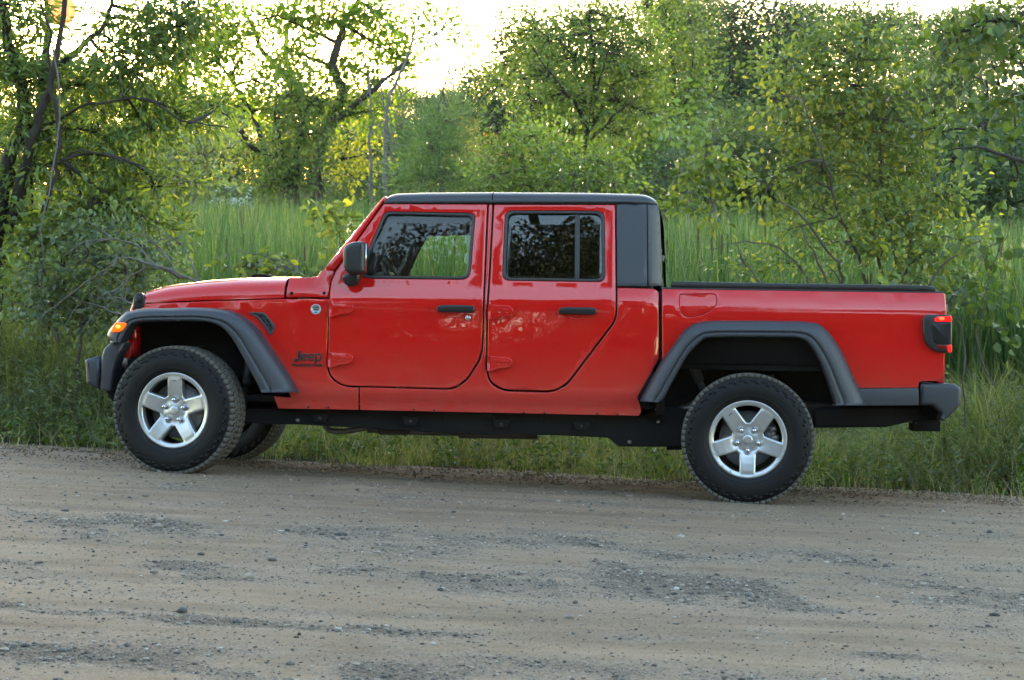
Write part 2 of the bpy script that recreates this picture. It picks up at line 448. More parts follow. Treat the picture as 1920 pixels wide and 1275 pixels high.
# loose stones
def stones():
    bm = bmesh.new(); bmesh.ops.create_icosphere(bm, subdivisions=1, radius=1.0)
    bv = np.array([v.co[:] for v in bm.verts]); bf = np.array([[v.index for v in f.verts] for f in bm.faces]); bm.free()
    n = 330000
    s = RNG.uniform(-6, 6, n); t = RNG.uniform(-8.0, 1.9, n)
    keep = RNG.uniform(0, 1, n) < (0.09 + 0.60 * gravel_density(s, t))
    s = s[keep]; t = t[keep]; n = len(s)
    size = 0.0022 + 0.0030 * RNG.exponential(0.6, n)
    patchy = gravel_density(s, t) > .45; size[patchy] *= 1.45
    big = RNG.uniform(0, 1, n) < 0.0035
    size[big] = RNG.uniform(0.009, 0.022, big.sum())
    size = np.clip(size, 0.002, 0.030)
    x = _O[0] + s * AH[0] + t * NH[0]; y = _O[1] + s * AH[1] + t * NH[1]
    z = ground_z(x, y) + road_relief(s, t)
    sc = RNG.uniform(0.65, 1.35, (n, 3)) * size[:, None]; sc[:, 2] *= 0.5
    jit = RNG.uniform(0.72, 1.2, (n, len(bv), 1))
    P = bv[None] * jit * sc[:, None]
    a = RNG.uniform(0, 6.28, n); ca, sa = np.cos(a)[:, None], np.sin(a)[:, None]
    Q = np.stack([P[..., 0] * ca - P[..., 1] * sa, P[..., 0] * sa + P[..., 1] * ca, P[..., 2]], -1)
    Q += np.stack([x, y, z + sc[:, 2] * 0.35], -1)[:, None]
    F = (bf[None] + (np.arange(n) * len(bv))[:, None, None]).reshape(-1, 3)
    m, nt, ns, ln, p = new_mat('loose_stone')
    geo = N(nt, 'ShaderNodeNewGeometry'); cr = N(nt, 'ShaderNodeValToRGB')
    els = [(0.0, (0.050, 0.046, 0.044)), (0.30, (0.12, 0.106, 0.095)), (0.65, (0.22, 0.180, 0.142)), (0.92, (0.32, 0.275, 0.225)), (1.0, (0.46, 0.42, 0.37))]
    while len(cr.color_ramp.elements) < len(els): cr.color_ramp.elements.new(0.5)
    for e, (q, c) in zip(cr.color_ramp.elements, els): e.position = q; e.color = (*c, 1)
    ln.new(geo.outputs['Random Per Island'], cr.inputs[0]); ln.new(cr.outputs[0], p.inputs['Base Color'])
    p.inputs['Roughness'].default_value = 0.8
    tag(link('loose_gravel', mesh_np('loose_gravel', Q.reshape(-1, 3), F), m), 'loose grey stones scattered over the dirt road', 'gravel', kind='stuff')
stones()
# ------------------------------------------------------------------ truck: shaping helpers (truck coordinates)
truck = empty('pickup_truck')
truck.matrix_world = TRUCK_M
tag(truck, 'red four-door pickup truck with black hard top parked on the dirt road', 'pickup truck')

def table(zs, ys, k=9):
    zt = np.linspace(0, 2.2, 2201); yt = np.interp(zt, zs, ys)
    ker = np.hanning(2 * k + 3)[1:-1]; ker /= ker.sum()
    h = len(ker) // 2
    yt = np.convolve(np.pad(yt, h, mode='edge'), ker, mode='valid')
    return lambda z: np.interp(z, zt, yt)
_cab = table([0, .50, .556, .560, .612, .66, .90, 1.195, 1.215, 1.240, 1.262, 1.80, 1.90, 2.2], [.154, .154, .154, .150, .107, .102, .098, .100, .1015, .113, .1165, .192, .208, .25], 6)
_bed = table([0, .55, .60, .66, .90, 1.165, 1.19, 1.27, 1.285, 2.2], [.112, .112, .106, .102, .099, .100, .104, .127, .131, .20], 14)
XF = T(617, 600, .1)[0]; XN = T(250, 575, .3)[0]
def taper(X): return 0.20 * np.clip((XF - X) / (XF - XN), 0, 1.3) ** 1.6
def cab(X, Z): return _cab(Z)
def fender(X, Z): return _cab(np.minimum(Z, 1.2)) + taper(X)
def bed(X, Z):
    y = _bed(Z)
    xr = 1.262 - 0.02 * np.clip((Z - .9) / .4, -1, 1) ** 2
    Rr = 0.075
    q = np.clip((X - (xr - Rr)) / Rr, 0, 0.985)
    y = y + Rr * (1 - np.sqrt(1 - q * q))
    d = np.clip((Z - 1.262) / 0.030, 0, 0.985)
    return y + 0.028 * (1 - np.sqrt(1 - d * d))
def const(c): return lambda X, Z: np.full(np.shape(X), float(c))

def fillet(pts):
    out = []
    n = len(pts)
    for i, p in enumerate(pts):
        r = p[2] if len(p) > 2 else 0
        P = np.array(p[:2], float)
        if r <= 0: out.append(P); continue
        A = np.array(pts[i - 1][:2], float); B = np.array(pts[(i + 1) % n][:2], float)
        da = np.linalg.norm(A - P); db = np.linalg.norm(B - P)
        r1 = min(r, .49 * da); r2 = min(r, .49 * db)
        a = P + (A - P) / da * r1; b = P + (B - P) / db * r2
        for t in np.linspace(0, 1, 7):
            out.append((1 - t) ** 2 * a + 2 * t * (1 - t) * P + t * t * b)
    return out
def densify(P, step):
    out = []
    for i in range(len(P)):
        a = P[i]; b = P[(i + 1) % len(P)]
        k = max(1, int(np.linalg.norm(b - a) / step))
        for j in range(k): out.append(a + (b - a) * j / k)
    return np.array(out)
def dedupe(P, eps=1e-4):
    out = [P[0]]
    for p in P[1:]:
        if np.linalg.norm(p - out[-1]) > eps: out.append(p)
    if np.linalg.norm(out[0] - out[-1]) < eps: out.pop()
    return np.array(out)
def area(P): return 0.5 * np.sum(P[:, 0] * np.roll(P[:, 1], -1) - np.roll(P[:, 0], -1) * P[:, 1])
def offset(P, d):                                       # positive d: to the left of travel (inside when counter-clockwise)
    a = P - np.roll(P, 1, 0); b = np.roll(P, -1, 0) - P
    a /= np.linalg.norm(a, axis=1)[:, None] + 1e-12; b /= np.linalg.norm(b, axis=1)[:, None] + 1e-12
    na = np.stack([-a[:, 1], a[:, 0]], -1); nb = np.stack([-b[:, 1], b[:, 0]], -1)
    m = na + nb; m /= np.linalg.norm(m, axis=1)[:, None] + 1e-12
    k = np.clip(np.sum(m * na, 1), 0.5, 1)
    return P + m * (d / k)[:, None]
def inside(P, x, y):
    c = np.zeros(x.shape, bool)
    xj, yj = P[-1]
    for xi, yi in P:
        cond = (yi > y) != (yj > y)
        with np.errstate(divide='ignore', invalid='ignore'):
            c ^= cond & (x < (xj - xi) * (y - yi) / (yj - yi + 1e-15) + xi)
        xj, yj = xi, yi
    return c
def cdt(loops, grid):
    verts = []; edges = []; ids = []
    for L in loops:
        i0 = len(verts); k = len(L)
        verts += [Vector((float(p[0]), float(p[1]))) for p in L]
        edges += [(i0 + i, i0 + (i + 1) % k) for i in range(k)]; ids.append(range(i0, i0 + k))
    if grid:
        mn = loops[0].min(0); mx = loops[0].max(0)
        gx, gy = np.meshgrid(np.arange(mn[0] + grid / 2, mx[0], grid), np.arange(mn[1] + grid / 2, mx[1], grid))
        gx = gx.ravel(); gy = gy.ravel()
        ok = inside(loops[0], gx, gy)
        for L in loops[1:]: ok &= ~inside(L, gx, gy)
        # keep clear of the borders
        allb = np.concatenate(loops)
        if len(gx):
            d = np.sqrt(((np.stack([gx, gy], -1)[:, None] - allb[None]) ** 2).sum(-1)).min(1)
            ok &= d > grid * 0.35
        verts += [Vector((float(a), float(b))) for a, b in zip(gx[ok], gy[ok])]
    r = geometry.delaunay_2d_cdt(verts, edges, [], 0, 1e-7)
    ov = np.array([v[:] for v in r[0]])
    tri = np.array([f for f in r[2] if len(f) == 3], dtype=int)
    c = ov[tri].mean(1)
    ok = inside(loops[0], c[:, 0], c[:, 1])
    for L in loops[1:]: ok &= ~inside(L, c[:, 0], c[:, 1])
    tri = tri[ok]
    a = ov[tri]; cr = (a[:, 1, 0] - a[:, 0, 0]) * (a[:, 2, 1] - a[:, 0, 1]) - (a[:, 1, 1] - a[:, 0, 1]) * (a[:, 2, 0] - a[:, 0, 0])
    tri[cr < 0] = tri[cr < 0][:, ::-1]
    inv = {}
    for k, lst in enumerate(r[3]):
        for q in lst: inv[q] = k
    return ov, tri, [[inv[i] for i in L] for L in ids]

def mirror(V, F):
    V = V.copy(); V[:, 1] = TW - V[:, 1]
    return V, [f[:, ::-1] for f in F]
def emit(name, V, F, mat, parent, side=0, smooth=True):
    if side: V, F = mirror(V, F)
    return link(name, mesh_np(name, V, F, smooth), mat, parent)

def panel_geo(outline, prof, holes=(), inset=.0026, r=.004, depth=.022, grid=.045, px=True, step=.05):
    def prep(pts):
        P = fillet(pts)
        if px: P = [np.array(TP(p[0], p[1], prof)) for p in P]
        return dedupe(densify(dedupe(np.array(P)), step))
    L = [prep(outline)] + [prep(h) for h in holes]
    L[0] = L[0] if area(L[0]) > 0 else L[0][::-1]
    for i in range(1, len(L)): L[i] = L[i] if area(L[i]) < 0 else L[i][::-1]      # holes clockwise: material stays on the left
    base = [offset(l, inset + r) for l in L]
    ov, tri, ids = cdt(base, grid)
    V = [np.column_stack([ov[:, 0], prof(ov[:, 0], ov[:, 1]), ov[:, 1]])]; n = len(ov)
    F3 = [tri]; F4 = []
    for l, ring in zip(L, ids):
        prev = np.array(ring); k = len(prev)
        P0 = ov[prev]
        for a in (30, 60, 90, None):
            if a is None: Q = offset(l, inset); yy = prof(P0[:, 0], P0[:, 1]) + depth
            else: Q = offset(l, inset + r - r * math.sin(R(a))); yy = prof(P0[:, 0], P0[:, 1]) + r * (1 - math.cos(R(a)))
            V.append(np.column_stack([Q[:, 0], yy, Q[:, 1]])); cur = np.arange(n, n + k); n += k
            F4.append(np.stack([prev, cur, np.roll(cur, -1), np.roll(prev, -1)], -1)); prev = cur
    # faces looking to -Y: counter-clockwise in (X, Z) seen from -Y is correct already
    return np.concatenate(V), [np.concatenate(F3), np.concatenate(F4)]
def panel(name, outline, prof, mat, parent=None, holes=(), sides=(0, 1), **kw):
    V, F = panel_geo(outline, prof, holes, **kw)
    return [emit(name, V, F, mat, parent or truck, s) for s in sides]

def slab_geo(P, y0, y1, r=.01, prof0=None, seg=3):
    """closed solid: outline P (X,Z) between Y=y0 and Y=y1 with rounded front and back rims."""
    P = dedupe(np.array(P)); P = P if area(P) > 0 else P[::-1]
    rings = []
    for a in np.linspace(0, 90, seg + 1): rings.append((r * (1 - math.sin(R(a))), y0 + r * (1 - math.cos(R(a)))))
    for a in np.linspace(90, 0, seg + 1): rings.append((r * (1 - math.sin(R(a))), y1 - r * (1 - math.cos(R(a)))))
    k = len(P); V = []; F4 = []
    for i, (ins, y) in enumerate(rings):
        Q = offset(P, ins) if ins > 1e-6 else P
        V.append(np.column_stack([Q[:, 0], np.full(k, y), Q[:, 1]]))
        if i:
            a = np.arange((i - 1) * k, i * k); b = a + k
            F4.append(np.stack([a, b, np.roll(b, -1), np.roll(a, -1)], -1))
    V = np.concatenate(V)
    def cap(off):
        Q = V[off:off + k][:, [0, 2]]
        t = geometry.tessellate_polygon([[Vector((q[0], q[1], 0)) for q in Q]])
        t = np.array(t, dtype=int)
        a = Q[t]; cr = (a[:, 1, 0] - a[:, 0, 0]) * (a[:, 2, 1] - a[:, 0, 1]) - (a[:, 1, 1] - a[:, 0, 1]) * (a[:, 2, 0] - a[:, 0, 0])
        t[cr < 0] = t[cr < 0][:, ::-1]
        return t + off
    last = (len(rings) - 1) * k
    return V, [np.concatenate([cap(0), cap(last)[:, ::-1]]), np.concatenate(F4)]
def outl(pts, y, step=0):
    P = np.array([T(p[0], p[1], y) for p in fillet(pts)])
    return P
def slab(name, pts, y0, y1, mat, parent=None, r=.01, sides=(0,), yp=None, px=True, smooth=True, **kw):
    P = outl(pts, y0 if yp is None else yp) if px else np.array(fillet(pts))
    V, F = slab_geo(P, y0, y1, r, **kw)
    res = [emit(name, V, F, mat, parent or truck, s, smooth) for s in sides]
    return res

def join(parts):
    V = []; F3 = []; F4 = []; n = 0
    for v, f in parts:
        for a in f:
            (F3 if a.shape[1] == 3 else F4).append(a + n)
        V.append(v); n += len(v)
    F = []
    if F3: F.append(np.concatenate(F3))
    if F4: F.append(np.concatenate(F4))
    return np.concatenate(V), F
def tube_geo(P, rad, seg=8, caps=True):
    P = np.asarray(P, float); n = len(P)
    rad = np.broadcast_to(np.asarray(rad, float), (n,))
    t = np.gradient(P, axis=0); t /= np.linalg.norm(t, axis=1)[:, None] + 1e-12
    ref = np.array([0, 0, 1.0]) if abs(t[0][2]) < .9 else np.array([1.0, 0, 0])
    V = []
    for i in range(n):
        a = np.cross(t[i], ref); a /= np.linalg.norm(a) + 1e-12
        b = np.cross(t[i], a); ref = -np.cross(t[i], a) if False else ref
        an = np.linspace(0, 2 * math.pi, seg, endpoint=False)
        V.append(P[i] + rad[i] * (np.cos(an)[:, None] * a + np.sin(an)[:, None] * b))
    V = np.concatenate(V)
    F4 = []
    for i in range(n - 1):
        a = np.arange(i * seg, (i + 1) * seg); b = a + seg
        F4.append(np.stack([a, b, np.roll(b, -1), np.roll(a, -1)], -1)[:, ::-1])
    F = [np.concatenate(F4)]
    if caps:
        V = np.concatenate([V, P[:1], P[-1:]]); c0 = n * seg; c1 = c0 + 1
        a = np.arange(seg); b = a + (n - 1) * seg
        F.insert(0, np.concatenate([np.stack([np.full(seg, c0), a, np.roll(a, -1)], -1), np.stack([np.full(seg, c1), np.roll(b, -1), b], -1)]))
    return V, F
def smooth_path(P, k=6):
    P = np.asarray(P, float); out = []
    Q = np.concatenate([[2 * P[0] - P[1]], P, [2 * P[-1] - P[-2]]])
    for i in range(1, len(Q) - 2):
        p0, p1, p2, p3 = Q[i - 1:i + 3]
        for t in np.linspace(0, 1, k, endpoint=False):
            out.append(.5 * ((2 * p1) + (-p0 + p2) * t + (2 * p0 - 5 * p1 + 4 * p2 - p3) * t ** 2 + (-p0 + 3 * p1 - 3 * p2 + p3) * t ** 3))
    out.append(P[-1])
    return np.array(out)
def lathe_geo(profile, seg=48, c=(0, 0, 0)):            # profile (radius, y) about the Y axis, listed from the outer face inwards
    pr = np.array(profile, float); n = len(pr)
    an = np.linspace(0, 2 * math.pi, seg, endpoint=False)
    V = np.stack([np.outer(pr[:, 0], np.cos(an)), np.repeat(pr[:, 1][:, None], seg, 1), np.outer(pr[:, 0], np.sin(an))], -1).reshape(-1, 3) + np.array(c)
    F = []
    for i in range(n - 1):
        a = np.arange(i * seg, (i + 1) * seg); b = a + seg
        F.append(np.stack([a, b, np.roll(b, -1), np.roll(a, -1)], -1))
    return V, [np.concatenate(F)]
def box_geo(x0, x1, y0, y1, z0, z1):
    V = np.array([[x, y, z] for x in (x0, x1) for y in (y0, y1) for z in (z0, z1)], float)
    F = np.array([[0, 1, 3, 2], [4, 6, 7, 5], [0, 4, 5, 1], [2, 3, 7, 6], [0, 2, 6, 4], [1, 5, 7, 3]])
    return V, [F]
def rounded(o, w=.01, seg=2):
    b = o.modifiers.new('edge', 'BEVEL'); b.width = w; b.segments = seg; b.limit_method = 'ANGLE'; b.angle_limit = R(35)
    return o
def loft_geo(rows):
    A = np.array(rows, float); n, m, _ = A.shape
    i = np.arange((n - 1) * m).reshape(n - 1, m)[:, :-1].ravel()
    return A.reshape(-1, 3), [np.stack([i, i + 1, i + 1 + m, i + m], -1)]
def text_mesh(name, body, size, mat, parent, fn, thick=.002, bold=0.0, stretch=1.0):
    cu = bpy.data.curves.new(name, 'FONT'); cu.body = body; cu.size = size; cu.extrude = thick; cu.offset = bold; cu.resolution_u = 4
    cu.align_x = 'CENTER'
    o = bpy.data.objects.new(name, cu); COL.objects.link(o)
    dg = bpy.context.evaluated_depsgraph_get(); dg.update()
    me = bpy.data.meshes.new_from_object(o.evaluated_get(dg)); me.name = name
    bpy.data.objects.remove(o); bpy.data.curves.remove(cu)
    for v in me.vertices: v.co = Vector(fn(v.co.x * stretch, v.co.y, v.co.z))
    return link(name, me, mat, parent)
# ------------------------------------------------------------------ truck: body
FD = [(617, 561), (619, 540), (622, 525), (629, 509), (719, 381.5), (914, 382.5), (907, 547), (905, 620), (903, 655), (897, 676, 4), (876, 709, 8), (856, 725, 10), (840, 728.5, 4), (645, 723.7, 12), (621, 709, 14), (614.5, 685, 8)]
FW = [(672, 512, 8), (686, 521.5, 10), (880, 523.5, 16), (890.5, 400, 13), (722, 397, 9)]
RD = [(926, 383), (1153.5, 383.5), (1155, 560), (1154.5, 590, 10), (1150, 604, 8), (1062, 720, 14), (1036, 733.5, 14), (944, 731, 14), (919, 716, 12), (913, 690, 8), (914.7, 581), (919, 512)]
RW = [(942, 525, 14), (1134, 528, 14), (1132.5, 396, 16), (948, 395.5, 14)]

def grow(pts, d):
    P = np.array([p[:2] for p in pts], float); c = P.mean(0)
    sgn = 1 if area(P) > 0 else -1
    Q = offset(P, -d * sgn)
    return [(*q, *(p[2:] if len(p) > 2 else ())) for q, p in zip(Q, pts)]

def seal_geo(pts, w, prof, proud=.004):                 # rubber frame of a window
    return panel_geo(pts, lambda X, Z: prof(X, Z) - proud, holes=[grow(pts, -w)], inset=0, r=.003, depth=.05, grid=None, step=.04)
def window(name_glass, pts, prof, glass, parent, side):
    V, F = seal_geo(pts, 4.6, prof); s = emit('window_seal', V, F, M['rubber'], parent, side)
    V, F = panel_geo(grow(pts, -4.0), lambda X, Z: prof(X, Z) + .022, inset=0, r=.001, depth=.003, grid=.06)
    g = emit(name_glass, V, F, glass, parent, side)
    return s, g

HINGE = [(617.5, 565), (627, 566.5), (654, 567.5, 4), (663.5, 573, 3), (662.5, 582, 3), (655, 588.3, 4), (639, 589), (625, 594.5), (617.5, 594.5)]
def hinge(parent, dx, dy, side):
    pts = [(p[0] + dx, p[1] + dy, *p[2:]) for p in HINGE]
    g = [slab_geo(outl(pts, .075), .072, .115, .0035)]
    rib = [(629, 572), (652, 573.5, 3), (657, 577, 2), (652, 578.5, 2), (636, 577.5)]
    g.append(slab_geo(outl([(p[0] + dx, p[1] + dy, *p[2:]) for p in rib], .07), .0675, .085, .0020))
    x0, z0 = T(619.5 + dx, 580 + dy, .08)
    g.append(tube_geo([(x0, .074, z0 - .045), (x0, .074, z0 + .045)], .0095, 10))
    for bx in (638, 652):
        bxx, bz = T(bx + dx, 581.5 + dy, .08)
        V, F = lathe_geo([(.0005, .0675), (.004, .068), (.0055, .070), (.0055, .09)], 12, (bxx, 0, bz)); g.append((V, F))
    V, F = join(g); hg = emit('hinge', V, F, M['paint'], parent, side)
    return hg

def handle(parent, x0, x1, y0, y1, side):
    ym = (y0 + y1) / 2
    g = [slab_geo(outl([(x0, y0 + 2, 5), (x0 + 12, y0, 4), (x1 - 14, y0 + .5, 4), (x1, y0 + 1.5, 5), (x1, y1, 5), (x1 - 14, y1 - .5, 4), (x0 + 12, y1 - 1, 4), (x0, y1 - 2, 5)], .05), .052, .072, .008)]
    for xx in (x0 + 8, x1 - 9):
        X, Z = T(xx, ym, .07); g.append(box_geo(X - .016, X + .016, .066, .11, Z - .014, Z + .014))
    V, F = join(g); emit('door_handle', V, F, M['gloss_black'], parent, side)
    # painted finger scoop below the grip
    P = [np.array(T(x, y, .096)) for x, y in [(x0 + 20, y1 + 3), (x0 + 24, y1 + 7), (x0 + 34, y1 + 8.5), (x0 + 44, y1 + 7), (x0 + 48, y1 + 3)]]
    P = np.array([[p[0], .098, p[1]] for p in P])
    V, F = tube_geo(smooth_path(P, 5), .0045, 8); emit('finger_scoop', V, F, M['paint'], parent, side)

for side in (0, 1):
    V, F = panel_geo(FD, cab, holes=[FW]); fd = emit('front_door', V, F, M['paint'], truck, side)
    window('window_glass', FW, cab, M['glass'], fd, side)
    hinge(fd, 0, 0, side); hinge(fd, -1.8, 94.8, side)
    handle(fd, 818.5, 889.5, 571.5, 586.5, side)
    X, Z = T(877.3, 596.4, .09)
    V, F = lathe_geo([(.0005, .0875), (.006, .088), (.0075, .0885), (.012, .088), (.0165, .090), (.0175, .094), (.0175, .105)], 20, (X, 0, Z)); emit('door_lock', V, F, M['chrome'], fd, side)
    V, F = panel_geo(RD, cab, holes=[RW]); rd = emit('rear_door', V, F, M['paint'], truck, side)
    window('window_glass', RW, cab, M['dark_glass'], rd, side)
    V, F = panel_geo([(1078.5, 399), (1087, 399), (1086, 525), (1077.5, 525)], lambda X, Z: cab(X, Z) + .012, inset=0, r=.003, depth=.02, grid=None); emit('window_divider', V, F, M['rubber'], rd, side)
    hinge(rd, 298.2, 5, side); hinge(rd, 296.8, 101.8, side)
    handle(rd, 1047, 1118.5, 575.5, 590.5, side)

# sill, door post and the corner of the cab behind the doors: one pressed side
SIDE = [(674, 769.5), (674, 725.5), (842, 730.3), (858, 726.5, 8), (878, 710.5, 8), (899, 677.5, 5), (905, 656), (907, 620), (909, 547), (916, 383), (924, 383), (917, 512), (912.8, 581), (911, 690, 8), (917, 717.5, 12), (943, 733.2, 14), (1036, 735.7, 14), (1063.5, 722, 14), (1152, 605.5, 8), (1156.5, 591, 8), (1157, 560), (1156.5, 538.5),
        (1228, 541, 6), (1235.5, 547, 5), (1236, 672), (1222, 698), (1196, 745), (1204, 770, 6), (1198, 780.5)]
def side_prof(X, Z):
    y = _cab(np.minimum(Z, 1.262)) + np.maximum(Z - 1.262, 0) * .14
    xr = T(1236, 640, .1)[0]
    q = np.clip((X - (xr - .035)) / .035, 0, .98)
    y = y + .030 * (1 - np.sqrt(1 - q * q)) * (Z > .62)
    dd = np.clip((Z - 1.268) / .022, 0, .98) * (X > T(1150, 545, .1)[0])
    return y + .02 * (1 - np.sqrt(1 - dd * dd))
def side_top(X, Z): return np.where(X < T(1150, 545, .1)[0], cab(X, Z), side_prof(X, Z))
panel('cab_side', SIDE, side_top, M['paint'])
FEN = [(534, 560.3), (617, 560.3), (612.5, 686, 8), (619.5, 710.5, 14), (645, 725.5, 14), (672.5, 726.5), (672.5, 769), (521, 766.5), (512, 742), (545, 745), (520, 690), (470, 625), (440, 600), (400, 588), (300, 586), (254, 590), (254, 580), (274, 568.8), (400, 564)]
panel('front_fender', FEN, fender, M['paint'], inset=.0018)
# cowl below the windscreen
COWL = [(535.5, 558), (616, 558), (618, 540), (621, 524), (627.5, 508), (606.5, 505), (597, 513), (594.5, 517.5, 3), (580, 520), (543.5, 520)]
def cowl_prof(X, Z):
    d = np.clip((Z - 1.225) / .118, 0, .97)
    w = np.clip((T(606, 530, .12)[0] - X) / .06, 0, 1)
    return _cab(np.minimum(Z, 1.2)) + taper(X) + w * .10 * (1 - np.sqrt(1 - d * d)) + (1 - w) * np.maximum(_cab(Z) - _cab(1.2), 0)
panel('cowl', COWL, cowl_prof, M['paint'])
for side in (0, 1):
    for px in (545.7, 607):
        X, Z = T(px, 550, .1); y = float(cowl_prof(np.array([X]), np.array([Z]))[0])
        V, F = lathe_geo([(.0005, y - .006), (.006, y - .005), (.0105, y - .003), (.0115, y), (.0115, y + .01)], 14, (X, 0, Z)); emit('cowl_bolt', V, F, M['black'], truck, side)
    for px, py in ((578, 763.5), (615.6, 764), (776, 768), (814, 769), (982, 773.5), (1020.5, 774), (1120, 776), (1158, 777)):
        X, Z = T(px, py, .15)
        V, F = lathe_geo([(.0005, .1475), (.006, .1475), (.006, .1505), (.006, .16)], 10, (X, 0, Z)); emit('sill_hole_disc', V, F, M['gap'], truck, side)  # small sill holes drawn as black discs, their dark put into the colour

# windscreen frame
PIL = [(607.5, 503.5), (717, 370.5), (722, 368), (722, 380), (718, 380), (628.5, 506.5)]
V, F = panel_geo(PIL, lambda X, Z: cab(X, Z) + .002, inset=.0015, r=.010, depth=.07, grid=.05)
for side in (0, 1): emit('windscreen_pillar', V, F, M['paint'], truck, side)
a = np.array(T(611, 505, .2)); b = np.array(T(721, 371, .25)); dn = np.array([-(b - a)[1], (b - a)[0]]); dn /= np.linalg.norm(dn)
g = []
for f0, f1, th in ((-.02, .05, .05), (.93, 1.02, .05)):
    p0 = a + (b - a) * f0; p1 = a + (b - a) * f1
    P = [p0, p1, p1 - dn * th, p0 - dn * th]
    g.append(slab_geo(P, .175 if f0 < .5 else .225, TW - (.175 if f0 < .5 else .225), .006))
V, F = join(g); emit('windscreen_frame', V, F, M['paint'], truck)
p0 = a + (b - a) * .04 - dn * .018; p1 = a + (b - a) * .94 - dn * .018
V, F = slab_geo([p0, p1, p1 - dn * .006, p0 - dn * .006], .20, TW - .20, .001); emit('windscreen', V, F, M['glass'], truck)

# bonnet
HS = [(249.5, 578, 567), (252, 577, 558.5), (258, 575, 550.5), (266, 571, 545), (275, 567.3, 541), (300, 566, 535), (324, 565, 531), (384, 562.8, 524), (437, 561.2, 520.5), (490, 559.8, 519.4), (532.5, 558.6, 519.2)]
def hood_rows(st):
    rows = []
    for px, ps, ptop in st:
        X, zs = TP(px, ps, fender); Y0 = float(fender(np.array([X]), np.array([zs]))[0])
        zt = T(px, ptop, Y0 + .15)[1]
        row = []
        for q in np.linspace(0, 1, 15):
            an = q * math.pi / 2
            row.append((X, Y0 + .24 * (1 - math.cos(an) ** (2 / 2.3)), zs + (zt - zs) * math.sin(an) ** (2 / 2.5)))
        mid = TW / 2
        for q in (.25, .45, .5, .55, .8, 1.0):
            y = row[14][1] + (mid - row[14][1]) * q
            bump = .030 * np.clip((q - .42) / .12, 0, 1) * np.clip((px - 262) / 60, 0, 1)
            row.append((X, y, zt + bump * .55))
        full = row + [(x, TW - y, z) for x, y, z in row[::-1][1:]]
        rows.append(full)
    return rows
rows = hood_rows(HS)
V, F = loft_geo(rows); F[0] = F[0][:, ::-1]
hood = emit('bonnet', V, F, M['paint'], truck)
V, F = slab_geo([T(470, 515.5, .6), T(474, 513.8, .6), T(496, 513.8, .6), T(502, 516.5, .6), T(502, 520, .6), T(470, 520, .6)], .62, TW - .62, .003); emit('bonnet_vent', V, F, M['black'], hood)
# bonnet latch at the front corner
for side in (0, 1):
    pts = [(250, 578, 2), (252.5, 555, 4), (260, 548.5, 3), (268, 549, 4), (273, 560), (273, 576, 3), (262, 579, 2)]
    V1 = slab_geo(outl(pts, .30), .275, .345, .008)
    V2 = slab_geo(outl([(254.5, 566, 2), (256.5, 556, 2), (263, 554, 2), (265, 563, 2), (261, 566.5, 2)], .28), .262, .285, .005)
    V, F = join([V1, V2]); emit('bonnet_latch', V, F, M['gloss_black'], truck, side)

# nose: grille, lamps
GR = [(244, 580, 3), (249, 566, 4), (258, 560), (258, 660), (240, 672), (237, 655), (240, 610)]
V, F = slab_geo(outl(GR, .36), .34, TW - .34, .03); gr = emit('grille', V, F, M['paint'], truck)
xg = T(243, 600, .36)[0]
g = []
for i in range(7):
    y = TW / 2 + (i - 3) * .088
    P = [(y - .024, .86), (y + .024, .86), (y + .026, 1.10), (y - .026, 1.10)]
    g.append(box_geo(xg - .035, xg + .05, y - .022, y + .022, .83, 1.08))
V, F = join(g); emit('grille_slot', V, F, M['gap'], gr)
for s in (-1, 1):
    V, F = lathe_geo([(.001, -.03), (.05, -.028), (.085, -.018), (.092, 0), (.095, .05)], 32)
    V = V[:, [1, 0, 2]] * np.array([1, -1, 1]); V += np.array([xg - .02, TW / 2 + s * .43, 1.0])
    emit('headlight', V, F, M['lens_clear'], gr)

# black hard top
RX0, RX1 = T(721, 375, .2)[0], T(1236.6, 402, .2)[0]
def roof_top(px): return np.interp(px, [719, 722, 726, 732, 745, 800, 922, 1100, 1190, 1205, 1213, 1220, 1227, 1232, 1235.5], [377, 371, 367.5, 364.8, 363, 361.2, 360.4, 361.6, 363.8, 365.2, 367, 369.7, 374, 380, 388])
def corner(X, Z):                                       # plan rounding of the rear corner
    xr = T(1241.5, 533, .2)[0] - .085 * np.clip((Z - 1.30) / .55, 0, 1) ** 1.6 * .30
    Rr = .085
    q = np.clip((X - (xr - Rr)) / Rr, 0, .985)
    return Rr * (1 - np.sqrt(1 - q * q))
def top_prof(X, Z): return _cab(Z) + .004 + corner(X, Z)
def roof_rows(x0, x1, n):
    rows = []
    for px in np.linspace(x0, x1, n) if n else x0:
        X, zb = TP(px, 381 + (px - 720) * .003, top_prof)
        zt = T(px, roof_top(px), .30)[1]
        zb = min(zb, zt - .004)
        y0 = float(top_prof(np.array([X]), np.array([zb]))[0])
        row = [(X, y0 + .03, zb - .002), (X, y0, zb)]
        for q in np.linspace(0.08, 1, 12):
            an = q * math.pi / 2
            row.append((X, y0 + .13 * (1 - math.cos(an) ** (2 / 2.6)), zb + (zt - zb) * math.sin(an) ** (2 / 2.8)))
        for q in (.3, .65, 1): row.append((X, row[-1][1] if q == 1 and False else y0 + .13 + (TW / 2 - y0 - .13) * q, zt + .004 * q))
        rows.append(row + [(x, TW - y, z) for x, y, z in row[::-1][1:]])
    return rows
V, F = loft_geo(roof_rows(720.5, 921.8, 24)); F[0] = F[0][:, ::-1]
emit('front_roof_panel', V, F, M['roof'], truck)
xs = list(np.linspace(923.6, 1205, 30)) + [1210, 1214, 1218, 1222, 1226, 1229, 1231.5, 1233.5]
V, F = loft_geo(roof_rows(xs, None, 0)); F[0] = F[0][:, ::-1]
